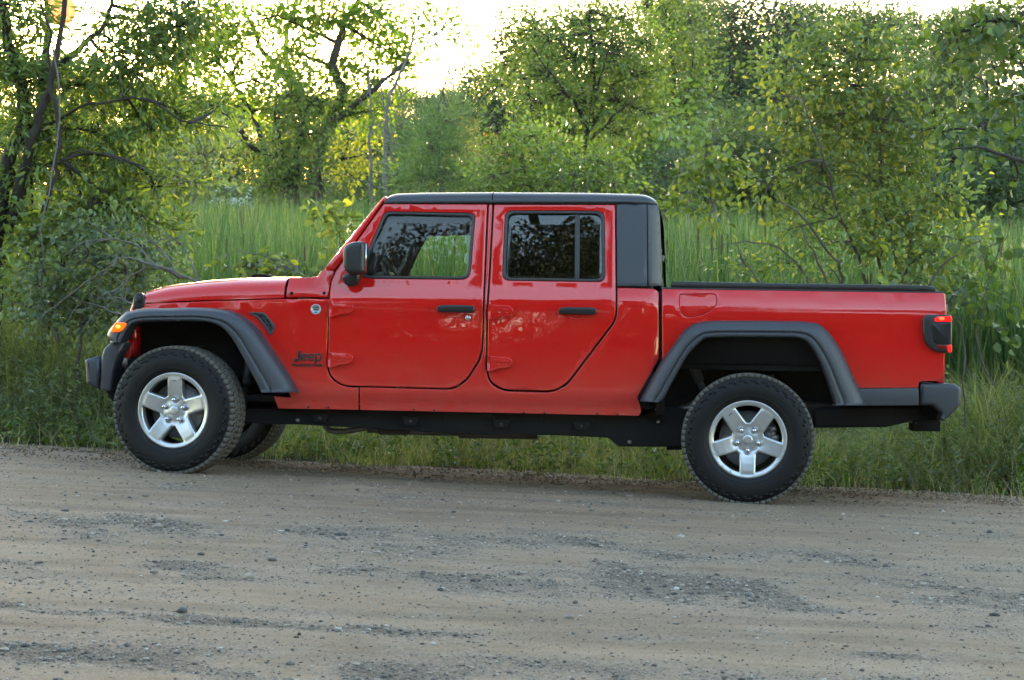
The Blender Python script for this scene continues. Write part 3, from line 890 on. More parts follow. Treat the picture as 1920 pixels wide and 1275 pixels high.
roof = emit('rear_roof_panel', V, F, M['roof'], truck)
for side in (0, 1):
    V, F = panel_geo([(722, 376.4), (900, 375), (1190, 376.6, 3), (1196, 380.5, 2), (722, 381.5)], lambda X, Z: cab(X, Z) - .010, inset=0, r=.004, depth=.03, grid=None)
    emit('drip_rail', V, F, M['gloss_black'], truck, side)
    V, F = panel_geo([(1156, 382.5), (1212.6, 382.8), (1214, 537.2), (1156.8, 536.8)], top_prof, inset=.001, r=.003, depth=.03)
    emit('hardtop_quarter', V, F, M['roof'], truck, side)
    V, F = panel_geo([(1213.8, 383), (1234, 383.5), (1237.2, 402), (1240, 470), (1241.6, 533), (1239, 536.5, 3), (1215.4, 537.4)], top_prof, inset=.001, r=.003, depth=.05, grid=.02)
    emit('hardtop_corner', V, F, M['roof'], truck, side)
xb = [T(1233, 384, .25)[0], T(1238, 470, .25)[0], T(1240, 537, .25)[0]]
zb = [T(1233, 384, .25)[1], T(1238, 470, .25)[1], T(1240, 537, .25)[1]]
P = [(xb[0] - .02, zb[0]), (xb[1] - .012, zb[1]), (xb[2] - .012, zb[2]), (xb[2] - .05, zb[2]), (xb[1] - .06, zb[1]), (xb[0] - .08, zb[0])]
V, F = slab_geo(P, .26, TW - .26, .01); rw = emit('cab_rear_wall', V, F, M['roof'], truck)
P = [(xb[0] - .012, zb[0] - .08), (xb[1] - .004, zb[1]), (xb[2] - .004, zb[2] + .09), (xb[2] - .02, zb[2] + .09), (xb[1] - .02, zb[1]), (xb[0] - .028, zb[0] - .08)]
V, F = slab_geo(P, .42, TW - .42, .004); emit('rear_window', V, F, M['dark_glass'], rw)

# load bed
FUEL = [(1273.5, 552, 5), (1343.5, 551, 9), (1344, 574, 12), (1318, 591, 22), (1286, 595.5, 14), (1274, 582, 12)]
BED = [(1240.8, 541.5), (1768, 549.2, 4), (1771.5, 552), (1774.5, 583), (1774, 625), (1771.5, 662), (1770.5, 692, 8), (1763, 714.5, 8), (1725, 715.5, 4), (1722.5, 720, 3), (1722, 727.5), (1604, 728.5), (1592, 703), (1570, 660), (1547, 630), (1520, 613), (1480, 609), (1330, 609), (1298, 615), (1274, 642), (1241.5, 686)]
for side in (0, 1):
    V, F = panel_geo(BED, bed, holes=[FUEL] if side == 0 else [], inset=.0015)
    b_ = emit('bed_side', V, F, M['paint'], truck, side)
    if side == 0:
        V, F = panel_geo(FUEL, bed, inset=.0012, r=.002); emit('fuel_door', V, F, M['paint'], b_, 0)
# dark strip between cab and bed, floor, inner walls, tailgate
x0 = T(1232, 620, .2)[0]; x1 = T(1248, 620, .2)[0]; xe = T(1764, 620, .2)[0]
V, F = join([box_geo(x0, x1, .135, TW - .135, .52, 1.272), box_geo(T(1238, 620, .2)[0], xe - .06, .16, TW - .16, .80, .86), box_geo(T(1242, 600, .2)[0], xe - .08, .135, .16, .84, 1.26), box_geo(T(1242, 600, .2)[0], xe - .08, TW - .16, TW - .135, .84, 1.26)])
emit('bed_floor', V, F, M['black'], truck, 0, False)
xt = T(1771, 620, .2)[0]
V, F = slab_geo([(xt - .05, .74), (xt, .74), (xt + .008, 1.17), (xt - .004, 1.28), (xt - .05, 1.28)], .17, TW - .17, .012); emit('tailgate', V, F, M['paint'], truck)

# tonneau cover: padded black vinyl, gently sagging edge
tx = np.linspace(1258, 1754, 34)
top = np.interp(tx, [1258, 1266, 1300, 1480, 1700, 1740, 1754], [530, 526.8, 528, 531.5, 534.2, 535.2, 539]) + .35 * np.sin(tx * .11)
bot = np.interp(tx, [1258, 1400, 1754], [539.0, 541.4, 547.4])
P = [T(a_, b_2, .165) for a_, b_2 in zip(tx, top)] + [T(a_, b_2, .165) for a_, b_2 in zip(tx[::-1], bot[::-1])]
V, F = slab_geo(P, .140, TW - .140, .016, seg=5); emit('tonneau_cover', V, F, M['cloth'], truck)
# bed rail caps
V, F = slab_geo([T(1240, 538.5, .17), T(1766, 546, .17), T(1768, 550, .17), T(1240, 542.5, .17)], .150, .19, .004)
for side in (0, 1): emit('bed_rail', V, F, M['plastic'], truck, side)

# fender flares
def resample(P, n):
    P = smooth_path(P, 5); d = np.concatenate([[0], np.cumsum(np.linalg.norm(np.diff(P, axis=0), axis=1))])
    q = np.linspace(0, d[-1], n); return np.stack([np.interp(q, d, P[:, 0]), np.interp(q, d, P[:, 1])], -1)
def flare(name, outer, inner, rows, n, deep, lip):
    k = len(outer)
    o = smooth_path(np.array(outer, float), 4); i = smooth_path(np.array(inner, float), 4)
    G = []
    for t, y in rows:
        line = []
        for j in range(len(o)):
            p = o[j] + (i[j] - o[j]) * t
            yy = y(j / (len(o) - 1)) if callable(y) else y
            X, Z = T(p[0], p[1], yy if t > 0 else .05); line.append((X, yy, Z))
        G.append(line)
    # underside
    for d_, t_ in ((.03, 1.0), (deep, 1.04)):
        line = []
        for j in range(len(o)):
            p = o[j] + (i[j] - o[j]) * t_; X, Z = T(p[0], p[1], .03); line.append((X, .01 + d_, Z))
        G.append(line)
    A = np.array(G)
    V, F = loft_geo(A); m = A.shape[1]; nr = A.shape[0]
    ends = []
    for col, flip in ((0, False), (m - 1, True)):
        idx = [r_ * m + col for r_ in range(nr)]
        c = len(V); V = np.concatenate([V, A[:, col].mean(0)[None]])
        tr = [[idx[q], idx[q + 1], c] for q in range(nr - 1)] + [[idx[-1], idx[0], c]]
        tr = np.array(tr); ends.append(tr if flip else tr[:, ::-1])
    F = [np.concatenate(ends), F[0]]
    return V, F
ROWS = [(0, .34), (0, .125), (.03, .075), (.08, .050), (.16, .030), (.28, .016), (.42, .008), (.56, .003), (.64, .0015), (.68, .004), (.70, .011), (.735, .012), (.76, .006), (.82, .003), (.92, .003), (.98, .006), (1.0, .012)]
FO = [(205.5, 641.5), (200.5, 631), (201.5, 623.5), (208, 613), (217, 603), (226, 593), (239, 584), (272, 578.2), (320, 576.8), (370, 576), (420, 580.5), (450, 592), (476, 612), (496, 638), (520, 673), (540, 703), (558.5, 735.5)]
FI = [(226, 641.5), (228, 637), (231, 631), (234, 624), (238, 617), (243, 610.5), (251, 605), (272, 601.5), (320, 601), (374, 601.5), (404, 607.5), (422, 619), (438, 639), (456, 671), (470, 697), (480, 715), (490, 736)]
V, F = flare('f', FO, FI, ROWS, 60, .16, 0)
for side in (0, 1):
    fl = emit('front_fender_flare', V, F, M['plastic'], truck, side)
RO = [(1198.5, 752), (1219, 713), (1239.5, 677), (1260, 648), (1281, 620), (1300, 606.5), (1331, 601), (1400, 600.3), (1470, 601), (1507, 601.9), (1537, 607), (1559, 627), (1580, 659), (1600, 703), (1616, 735), (1627, 760)]
RI = [(1234, 754.5), (1243, 747), (1253, 728), (1270, 697), (1290, 664), (1312, 641.5), (1331, 632.5), (1400, 631.4), (1470, 632), (1498, 633.5), (1516, 643), (1533, 667), (1550, 703), (1559, 731), (1564, 745), (1568, 760)]
RROWS = [(t, min(y, .125)) for t, y in ROWS[1:]]
V, F = flare('r', RO, RI, RROWS, 60, .16, 0)
for side in (0, 1):
    emit('rear_fender_flare', V, F, M['plastic'], truck, side)
    P = outl([(1612, 728.8, 2), (1722, 727.8), (1723, 760), (1560, 760.5)], .06)
    V2, F2 = slab_geo(P, .062, .17, .006); emit('bed_skirt', V2, F2, M['plastic'], truck, side)
# marker lamp in the front flare, vent behind it
for side in (0, 1):
    V, F = slab_geo(outl([(217, 604.3, 3), (235, 604.8, 3), (237.8, 608.5, 3), (230, 619.5, 4), (222, 622.5, 3), (208.5, 622.8, 2), (210, 615.5, 3)], .0), -.006, .05, .006)
    ml = emit('marker_lamp', V, F, M['amber'], truck, side)
    X, Z = T(221, 612.5, -.008)
    V, F = lathe_geo([(.0005, -.0095), (.007, -.009), (.012, -.007), (.013, -.001)], 16, (X, 0, Z)); V[:, 0] = X + (V[:, 0] - X) * 1.3
    emit('bulb', V, F, M['amber_bulb'], ml, side)
    VO = [(464, 585, 3), (495, 585.5, 4), (517, 611.5, 5), (508.5, 630.5, 4), (497, 613), (482, 596)]
    V, F = panel_geo(VO, lambda X, Z: fender(X, Z) - .008, holes=[grow(VO, -3.6)], inset=0, r=.003, depth=.03, grid=None); vt = emit('fender_vent', V, F, M['plastic'], truck, side)
    V, F = panel_geo(grow(VO, -2), lambda X, Z: fender(X, Z) - .002, inset=0, r=.001, depth=.003, grid=.02); emit('vent_mesh', V, F, M['gap'], vt, side)
    g = []
    bars = [((482, 592), (504, 626)), ((489, 590), (509, 621)), ((496, 590), (512, 615)), ((476, 589.5), (495, 588.5)), ((484, 597), (505, 598)), ((490, 606), (512, 607)), ((497, 615), (513, 614))]
    for a_, b_ in bars:
        q = []
        for w_ in np.linspace(0, 1, 4):
            X, Z = T(a_[0] + (b_[0] - a_[0]) * w_, a_[1] + (b_[1] - a_[1]) * w_, .1); q.append((X, float(fender(np.array([X]), np.array([Z]))[0]) - .004, Z))
        g.append(tube_geo(q, .0025, 6))
    V, F = join(g); emit('vent_bar', V, F, M['plastic'], vt, side)

# bumpers
V, F = slab_geo(outl([(160.5, 674, 4), (190.5, 665.8), (187, 729.5), (163, 720.5, 5)], .16), .13, TW - .13, .03, seg=4); fb = emit('front_bumper', V, F, M['plastic'], truck)
for side in (0, 1):
    V, F = slab_geo(outl([(191.5, 665.5, 2), (196, 653, 4), (208, 643, 4), (236, 642), (222, 665), (213, 690), (209, 733), (197, 733), (188.5, 729)], .12), .10, .30, .02); emit('bumper_wing', V, F, M['plastic'], fb, side)
    V, F = slab_geo(outl([(198, 732), (214, 690), (222, 690), (216, 740), (211.5, 753), (205, 746)], .18), .18, .33, .008); emit('air_dam', V, F, M['black'], fb, side)
    V, F = slab_geo(outl([(236, 645), (248, 645), (247, 668), (242, 674), (236, 670)], .33), .31, .36, .006); emit('inner_panel', V, F, M['paint'], fb, side)
    V, F = tube_geo(smooth_path([(*T(233, 662, .33)[:1], .33, T(233, 662, .33)[1]), (T(234.5, 668, .33)[0], .325, T(234.5, 668, .33)[1]), (T(240, 672, .33)[0], .33, T(240, 672, .33)[1])], 4), .006, 8); emit('tow_eye', V, F, M['chrome'], fb, side)
V, F = slab_geo(outl([(1724, 718.5, 4), (1790, 719.5, 8), (1802, 728, 6), (1800, 760, 6), (1781, 780, 4), (1762, 791, 3), (1766, 774, 5), (1750, 759.8), (1723.5, 759.5)], .13), .10, .52, .022, seg=4)
for side in (0, 1): rb = emit('rear_bumper', V, F, M['plastic'], truck, side)
V, F = slab_geo(outl([(1752, 722), (1794, 722.5, 4), (1796, 765, 6), (1755, 765)], .5), .50, TW - .50, .01); emit('bumper_bar', V, F, M['plastic'], rb)
V, F = slab_geo(outl([(1715, 755), (1768, 757), (1770, 776), (1760, 790), (1712, 793)], .35), .34, TW - .34, .01); emit('bumper_underside', V, F, M['black'], rb)
V, F = slab_geo(outl([(1712, 788.5), (1764, 789.5), (1764, 809.5), (1712, 808.5)], .78), .80, 1.075, .004); emit('tow_hitch', V, F, M['black'], truck)
# tail lamps
for side in (0, 1):
    V, F = slab_geo(outl([(1730, 596, 8), (1738, 589.5, 4), (1782, 590.3, 3), (1784.5, 594), (1784.5, 658, 2), (1782, 661.5, 3), (1757, 660.5, 10), (1737, 649, 12), (1730.5, 628, 8)], .07), .060, .20, .014, seg=4)
    tl = emit('tail_lamp', V, F, M['mirror_shell'], truck, side)
    V, F = slab_geo(outl([(1751, 598.5, 3), (1757, 594, 3), (1784.8, 592.2, 2), (1785.2, 603.2, 2), (1753, 603.2, 3)], .055), .0535, .10, .004); l1 = emit('brake_lens', V, F, M['red_lens'], tl, side)
    X, Z = T(1766, 597.3, .05); V, F = lathe_geo([(.0005, .0505), (.008, .051), (.0095, .0525), (.0095, .06)], 16, (X, 0, Z)); V[:, 0] = X + (V[:, 0] - X) * 1.8; emit('bulb', V, F, M['red_bulb'], l1, side)
    V, F = slab_geo(outl([(1777, 647, 2), (1784.9, 646.5, 2), (1785, 660.3, 2), (1777.5, 660.8, 2)], .055), .0545, .10, .004); emit('side_lens', V, F, M['red_lens'], tl, side)
    V, F = slab_geo(outl([(1753, 647.5, 3), (1776, 647, 2), (1776.5, 655, 2), (1764, 655, 3)], .055), .0555, .10, .004); emit('reflector', V, F, M['red_dull'], tl, side)
    V, F = slab_geo(outl([(1746, 606, 5), (1784.2, 605, 2), (1784.2, 644.5, 2), (1752, 645, 8)], .055), .054, .10, .006); emit('lamp_panel', V, F, M['gloss_black'], tl, side)

# door mirror
for side in (0, 1):
    P = outl([(645, 470, 8), (650, 460, 5), (664, 454, 5), (683, 453.3, 4), (686.8, 458, 4), (686.8, 510, 5), (680, 514.5, 4), (653, 514, 8), (645.5, 500, 8)], -.02)
    g = [slab_geo(P, -.085, .07, .030, seg=5)]
    V, F = join(g); dm = emit('door_mirror', V, F, M['mirror_shell'], truck, side)
    P = outl([(641, 517, 5), (650, 513), (674, 513), (675, 520, 4), (671, 534, 8), (657, 538.5, 8), (645, 532, 8)], .04)
    V, F = slab_geo(P, .015, .115, .020, seg=4); emit('mirror_foot', V, F, M['gloss_black'], dm, side)
    X = T(687.4, 484, -.02)[0]; za = T(687, 509, 0)[1]; zb_ = T(687, 458, 0)[1]
    V, F = box_geo(X - .002, X + .0005, -.05, .04, za, zb_); emit('mirror_glass', V, F, M['mirror_glass'], dm, side, False)

# lettering and badges
def on_fender(cx, cy, y):
    X0, Z0 = TP(cx, cy, fender)
    return lambda u, v, w: (X0 + u, float(fender(np.array([X0 + u]), np.array([Z0 + v]))[0]) - .003 - w, Z0 + v)
V, F = lathe_geo([(.0005, -.004), (.025, -.0045), (.0255, -.0065), (.031, -.0065), (.0325, -.003), (.0325, .004)], 32)
fX, fZ = TP(592.4, 580, fender); fY = float(fender(np.array([fX]), np.array([fZ]))[0])
for side in (0,):
    PX = 1 / 308.0
    def stroke(P, w, seg=5):                             # flat letter stroke along a centre line
        P = np.array(P, float); t = np.gradient(P, axis=0); t /= np.linalg.norm(t, axis=1)[:, None]; nn = np.stack([-t[:, 1], t[:, 0]], -1) * w / 2
        return np.concatenate([P + nn, (P - nn)[::-1]])
    def glyph(P, w):
        x_, z_ = TP(575.4, 676.8, fender); y_ = float(fender(np.array([x_]), np.array([z_]))[0])
        Q = stroke(np.array(P) * PX, w * PX) + np.array([x_, z_])
        return slab_geo(Q, y_ - .0055, y_ + .002, .0012, seg=2)
    an = lambda a0, a1, cx, cy, rx, ry, k=14: [(cx + rx * math.cos(R(a)), cy + ry * math.sin(R(a))) for a in np.linspace(a0, a1, k)]
    g = [glyph([(-15.2, 19.5), (-15.2, 14), (-15.2, 8)] + an(0, -150, -20.2, 5.6, 5.0, 4.4), 4.6)]
    for cx in (-5.6, 8.4):
        g.append(glyph([(cx - 4.4, 7.0), (cx, 7.0), (cx + 4.6, 7.0)], 2.9)); g.append(glyph(an(12, 318, cx, 7.4, 5.3, 6.0, 26), 3.6))
    g.append(glyph([(17.6, 14.6), (17.6, 6), (17.6, -4.0)], 4.4)); g.append(glyph(an(128, -128, 22.4, 7.4, 4.9, 5.9, 22), 3.9))
    V0, F0 = join(g); emit('maker_lettering', V0, F0, M['badge'], truck, 0)
    text_mesh('model_lettering', 'GLADIATOR', .0235, M['badge'], truck, on_fender(575.6, 687, 0), thick=.002, bold=.0010, stretch=1.48)
    bd = emit('round_badge', V + np.array([fX, fY, fZ]), F, M['badge_silver'], truck, 0)
    bp = lambda dz: (lambda u, v, w: (fX + u, fY - .0055 - w, fZ + v + dz))
    text_mesh('badge_lettering', 'TRAIL RATED', .0085, M['badge'], bd, bp(.008), thick=.0008, bold=.0002, stretch=.80)
    text_mesh('badge_number', '4x4', .012, M['badge'], bd, bp(-.020), thick=.0008, bold=.0003)
    ridge = [(-.022, -.004), (-.014, .002), (-.010, -.001), (-.003, .006), (.003, .001), (.008, .004), (.022, -.003), (.022, -.007), (-.022, -.007)]
    V2, F2 = slab_geo([(fX + a_, fZ + b_) for a_, b_ in ridge], fY - .0062, fY, .0004); emit('badge_ridge', V2, F2, M['badge'], bd, 0)

# ------------------------------------------------------------------ wheels
TYR, TYW = .402, .255
def wheel_meshes():
    prof = [(.232, .035), (.240, .018), (.250, .011), (.275, .003), (.300, .0), (.325, .001), (.347, .006), (.366, .013), (.381, .021), (.390, .033), (.3965, .05), (.3965, TYW - .05), (.390, TYW - .033), (.381, TYW - .021), (.366, TYW - .013), (.347, TYW - .006), (.325, TYW - .001), (.300, TYW), (.275, TYW - .003), (.250, TYW - .011), (.232, TYW - .035)]
    parts = [lathe_geo(prof, 96)]
    # raised rings and shoulder scallops on the sidewall
    parts.append(lathe_geo([(.262, .0085), (.264, .0045), (.268, .0042), (.270, .0075)], 96))
    nb = 66
    def lug(r0, r1, y0, y1, a0, a1, skew=0, r0b=None, r1b=None):
        v = []
        for (rr, y, s) in ((r0, y0, 0), (r1, y0, 0), (r0b or r0, y1, skew), (r1b or r1, y1, skew)):
            for a in (a0 + s, a1 + s): v.append((rr * math.cos(a), y, rr * math.sin(a)))
        return np.array(v), [np.array([[0, 1, 3, 2], [4, 6, 7, 5], [0, 4, 5, 1], [2, 3, 7, 6], [0, 2, 6, 4], [1, 5, 7, 3]])[:, ::-1]]
    for side in (0, 1):
        for k in range(nb // 2):
            a = 2 * math.pi * k / (nb // 2)
            f = (lambda y: y) if side == 0 else (lambda y: TYW - y)
            g1 = lug(.340, .352, f(.0020), f(.013), a, a + .07); g2 = lug(.351, .364, f(.0062), f(.020), a + .05, a + .15); g3 = lug(.363, .378, f(.0125), f(.030), a - .02, a + .08)
            for g in (g1, g2):
                if side: g = (g[0], [x[:, ::-1] for x in g[1]])
                parts.append(g)
    tyre = join(parts)
    tr = []
    w = 2 * math.pi / nb
    for k in range(nb):
        a = k * w
        tr.append(lug(.378, .3985, .018, .060, a, a + w * .86, .01, .388, TYR))
        tr.append(lug(.378, .3985, TYW - .018, TYW - .060, a + w * .5, a + w * 1.36, .01, .388, TYR))
        tr.append(lug(.388, TYR, .066, .100, a + w * .3, a + w * 1.18, .03))
        tr.append(lug(.388, TYR, .106, .148, a, a + w * .88, -.03))
        tr.append(lug(.388, TYR, .154, .190, a + w * .6, a + w * 1.48, .03))
    for g in tr:
        pass
    tread = join(tr)
    # rim
    Rr = .2395
    def face_y(X, Z):
        r = np.sqrt(X * X + Z * Z)
        y = np.interp(r, [0, .04, .075, .105, .15, .195, .212, .222, .240], [.046, .046, .050, .040, .031, .025, .027, .024, .018])
        # pockets round the lug nuts
        for k in range(5):
            a = math.pi / 2 + k * 2 * math.pi / 5
            d = np.sqrt((X - .0665 * math.cos(a)) ** 2 + (Z - .0665 * math.sin(a)) ** 2)
            y = y + .007 * np.exp(-(d / .020) ** 4)
        return y
    th = np.linspace(0, 2 * math.pi, 96, endpoint=False)
    outline = [(Rr * math.cos(a), Rr * math.sin(a)) for a in th]
    holes = []
    hw, ro = .0515, .204
    for k in range(5):
        am = math.pi / 2 + math.pi / 5 + k * 2 * math.pi / 5
        al = am - math.pi / 5; ar = am + math.pi / 5          # neighbouring spokes
        def edge(a_s, sgn, rr):                              # point on a spoke's edge at radius rr
            h = hw * (1.0 - .06 * (rr - .1) / .1)
            phi = math.asin(h / rr); a = a_s + sgn * phi
            return (rr * math.cos(a), rr * math.sin(a))
        r0 = .102
        pts = [edge(al, 1, r0)] + [edge(al, 1, q) for q in (.13, .165, ro)]
        a0 = math.atan2(pts[-1][1], pts[-1][0]); e = edge(ar, -1, ro); a1 = math.atan2(e[1], e[0])
        while a1 < a0: a1 += 2 * math.pi
        pts += [(ro * math.cos(a), ro * math.sin(a)) for a in np.linspace(a0, a1, 12)[1:-1]]
        pts += [edge(ar, -1, q) for q in (ro, .165, .13)] + [edge(ar, -1, r0)]
        holes.append(pts)
    # panel_geo with chamfered windows
    V, F = panel_geo(outline, face_y, holes, inset=0, r=.011, depth=.050, grid=.010, px=False, step=.012)
    barrel = lathe_geo([(.2415, .020), (.2440, .016), (.2460, .022), (.2440, .035), (.236, .040), (.232, .10), (.225, .23)], 72)
    inner = lathe_geo([(.2385, .030), (.222, .040), (.214, .060), (.207, .11), (.204, .235)], 72); inner = (inner[0], [inner[1][0][:, ::-1]])
    barrel = (barrel[0], barrel[1])
    rim = join([(V, F), barrel]); liner = (inner[0], [inner[1][0][:, ::-1]])
    # cap, nuts, brake
    cap = lathe_geo([(.0005, .030), (.017, .0302), (.025, .0312), (.029, .034), (.030, .040), (.030, .060)], 36)
    nut = lathe_geo([(.0005, .016), (.007, .0165), (.0115, .020), (.0132, .027), (.0138, .034), (.0168, .038), (.0172, .052)], 18)
    disc = lathe_geo([(.05, .085), (.075, .083), (.08, .100), (.170, .100), (.172, .104), (.172, .122), (.05, .124)], 60)
    cal = join([lug(.115, .190, .078, .140, -.15, .62), lug(.140, .186, .066, .080, -.02, .16), lug(.140, .186, .066, .080, .30, .48)])
    hubb = lathe_geo([(.0005, .06), (.055, .062), (.07, .09), (.07, .22)], 24)
    return tyre, tread, rim, cap, nut, disc, cal, hubb, liner
_t, _tr, _rim, _cap, _nut, _disc, _cal, _hub, _lin = wheel_meshes()
def logo_mark():                                        # little off-roader outline on one spoke
    P = [(-.012, -.004), (-.009, -.004), (-.0075, -.006), (-.005, -.004), (.004, -.004), (.006, -.006), (.0085, -.004), (.012, -.003), (.012, .0015), (.004, .002), (.001, .006), (-.001, .006), (-.002, .002), (-.011, .001)]
    V, F = slab_geo(P, .0262, .03, .0003)
    V[:, 2] += .186
    return V, F
WM = {k: mesh_np(k, v[0], v[1], s) for k, v, s in (('tyre', _t, True), ('tread', _tr, False), ('rim', _rim, True), ('hub_cap', _cap, True), ('lug_nut', _nut, True), ('brake_disc', _disc, True), ('brake_caliper', _cal, False), ('hub', _hub, True), ('rim_emblem', logo_mark(), False), ('rim_barrel', _lin, True))}
for k, m in (('tyre', 'tyre'), ('tread', 'tread'), ('rim', 'alloy'), ('hub_cap', 'alloy'), ('lug_nut', 'chrome'), ('brake_disc', 'disc'), ('brake_caliper', 'disc'), ('hub', 'black'), ('rim_emblem', 'gap'), ('rim_barrel', 'barrel')): WM[k].materials.append(M[m])
# tyres: keep the sidewall smooth but the shoulder lugs crisp
def wheel(X, Y, Z, steer=0.0, roll=0.0, far=False, axle=''):
    w = empty('wheel', truck, (X, Y, Z))
    w.rotation_euler = (0, 0, steer + (math.pi if far else 0))
    for k in ('tyre', 'tread', 'rim', 'hub_cap', 'brake_disc', 'brake_caliper', 'hub', 'rim_emblem', 'rim_barrel'):
        o = link(k, WM[k], None, w)
        if k in ('rim', 'tyre', 'tread', 'rim_emblem'): o.rotation_euler = (0, -roll, 0)
        if k == 'brake_caliper' and False: pass
    for q in range(5):
        a = math.pi / 2 + q * 2 * math.pi / 5 + roll
        o = link('lug_nut', WM['lug_nut'], None, w); o.location = (.0665 * math.cos(a), 0, .0665 * math.sin(a))
    return w
XW_F, ZW_F = T(320.0, 768.5, .0); XW_R, ZW_R = T(1402.5, 823, .0)
STEER = R(-9)
wheel(XW_F, .015, ZW_F - .004, STEER, R(-2))
wheel(XW_R, .005, ZW_R - .004, 0, R(36))
wheel(XW_F, TW - .005, ZW_F + .002, STEER, R(20), True)
wheel(XW_R, TW - .005, ZW_R + .002, 0, R(10), True)

# ------------------------------------------------------------------ underside, wheel houses, cabin
def arch(inner, y0, y1, drop):
    P = np.array(inner, float); c = np.array([(P[0, 0] + P[-1, 0]) / 2, P[:, 1].max()])
    Q = smooth_path(c + (P - c) * 1.05, 3)
    rows = [[(T(p[0], p[1], .05)[0], y, T(p[0], p[1], .05)[1]) for p in Q] for y in (y0, y1)]
    return loft_geo(rows)
for side in (0, 1):
    V, F = arch(FI, .06, .62, 0); V2, F2 = slab_geo(outl([(236, 610), (300, 596), (420, 596), (505, 740), (520, 780), (330, 780), (236, 700)], .55), .58, .60, .002)
    V, F = join([(V, F), (V2, F2)]); emit('wheel_liner', V, F, M['black'], truck, side)
    V, F = arch(RI, .06, .55, 0); V2, F2 = slab_geo(outl([(1225, 770), (1300, 640), (1500, 632), (1575, 770)], .5), .50, .52, .002)
    V, F = join([(V, F), (V2, F2)]); emit('wheel_liner', V, F, M['black'], truck, side)
    FR = [(430, 765), (520, 766), (900, 772), (1200, 778), (1262, 762), (1300, 770), (1300, 838), (1160, 837.5, 4), (1141, 821, 4), (1040, 816), (860, 814), (700, 804), (560, 796), (500, 795), (430, 790)]
    V, F = slab_geo(outl(FR, .26), .26, .36, .008); fr = emit('frame_rail', V, F, M['black'], truck, side)
    g = []
    for px, py in ((558, 788), (1180, 829), (1234.5, 791.5)):
        X, Z = T(px, py, .25); g.append(lathe_geo([(.0005, .238), (.008, .238), (.012, .243), (.013, .262)], 12, (X, 0, Z)))
    V, F = join(g); emit('frame_bolt', V, F, M['disc'], fr, side)
    V, F = slab_geo(outl([(1526, 766), (1600, 762), (1724, 761), (1726, 782), (1692, 794, 6), (1660, 801, 6), (1526, 802)], .3), .28, .42, .02); emit('rear_frame_end', V, F, M['black'], truck, side)
# body mounts and cross-member ends hung on the rail
M['dusty_steel'] = simple('dusty_chassis_steel', (.030, .028, .026), rough=.8, var=.4, vscale=25)
for px, py in ((600, 786), (770, 792), (940, 797), (1090, 801)):
    X, Z = T(px, py, .24)
    V, F = slab_geo([(X - .055, Z + .035), (X + .055, Z + .035), (X + .035, Z - .02), (X - .035, Z - .02)], .228, .262, .006); emit('body_mount', V, F, M['black'], truck)
    V, F = lathe_geo([(.0005, .222), (.007, .222), (.010, .226), (.010, .232)], 12, (X, 0, Z + .006)); emit('mount_bolt', V, F, M['dusty_steel'], truck)
for px, w_ in ((735, .10), (905, .16), (1045, .09)):
    X, Z = T(px, 812, .4); V, F = slab_geo([(X - w_, Z + .04), (X + w_, Z + .04), (X + w_ * .8, Z - .012), (X - w_ * .8, Z - .012)], .38, TW - .38, .01); emit('cross_member', V, F, M['dusty_steel'], truck)
# holes, brackets and pipes along the rail
g = []
for px, py, w_, h_ in ((640, 776, 10, 3), (690, 780, 6, 4), (835, 780, 6, 7), (925, 782, 5, 6), (1015, 784, 5, 5), (1110, 788, 6, 5)):
    X, Z = T(px, py, .255); g.append(box_geo(X - w_ / 620, X + w_ / 620, .256, .262, Z - h_ / 620, Z + h_ / 620))
V, F = join(g); emit('rail_hole', V, F, M['gap'], fr, 0, False)
def t3(px, py, y): X, Z = T(px, py, y); return (X, y, Z)
g = [tube_geo(smooth_path([t3(608, 798, .42), t3(620, 807, .42), t3(640, 809, .42), t3(664, 806, .42), t3(690, 801, .45)], 5), .019, 10),
     tube_geo(smooth_path([t3(690, 803, .6), t3(800, 808, .6), t3(870, 809, .6)], 4), .03, 10), tube_geo([t3(861, 806, .55), t3(1009, 808, .55)], .055, 14)]
g.append(tube_geo(smooth_path([t3(1230, 775, .4), t3(1290, 765, .45), t3(1340, 730, .5)], 4), .03, 8))
g.append(tube_geo([t3(1500, 770, .45), t3(1720, 775, .45)], .06, 12))
for nm, q in (('exhaust_pipe', g[0]), ('exhaust_pipe', g[1]), ('muffler', g[2]), ('exhaust_pipe', g[3]), ('tail_pipe', g[4])): emit(nm, *q, M['disc'], truck)
g = [tube_geo([(XW_R, .2, ZW_R), (XW_R, TW - .2, ZW_R)], .05, 12), lathe_geo([(.001, .55), (.10, .57), (.15, .66), (.15, .74), (.10, .84), (.001, .86)], 20, (XW_R, 0, ZW_R))]
V, F = join(g); emit('rear_axle', V, F, M['black'], truck)
g = [tube_geo([(XW_F, .2, ZW_F), (XW_F, TW - .2, ZW_F)], .045, 12), lathe_geo([(.001, .45), (.09, .47), (.13, .55), (.13, .62), (.09, .70), (.001, .72)], 20, (XW_F, 0, ZW_F))]
V, F = join(g); emit('front_axle', V, F, M['black'], truck)
M['strut'] = simple('grey_shock_paint', (.05, .05, .05), rough=.5)
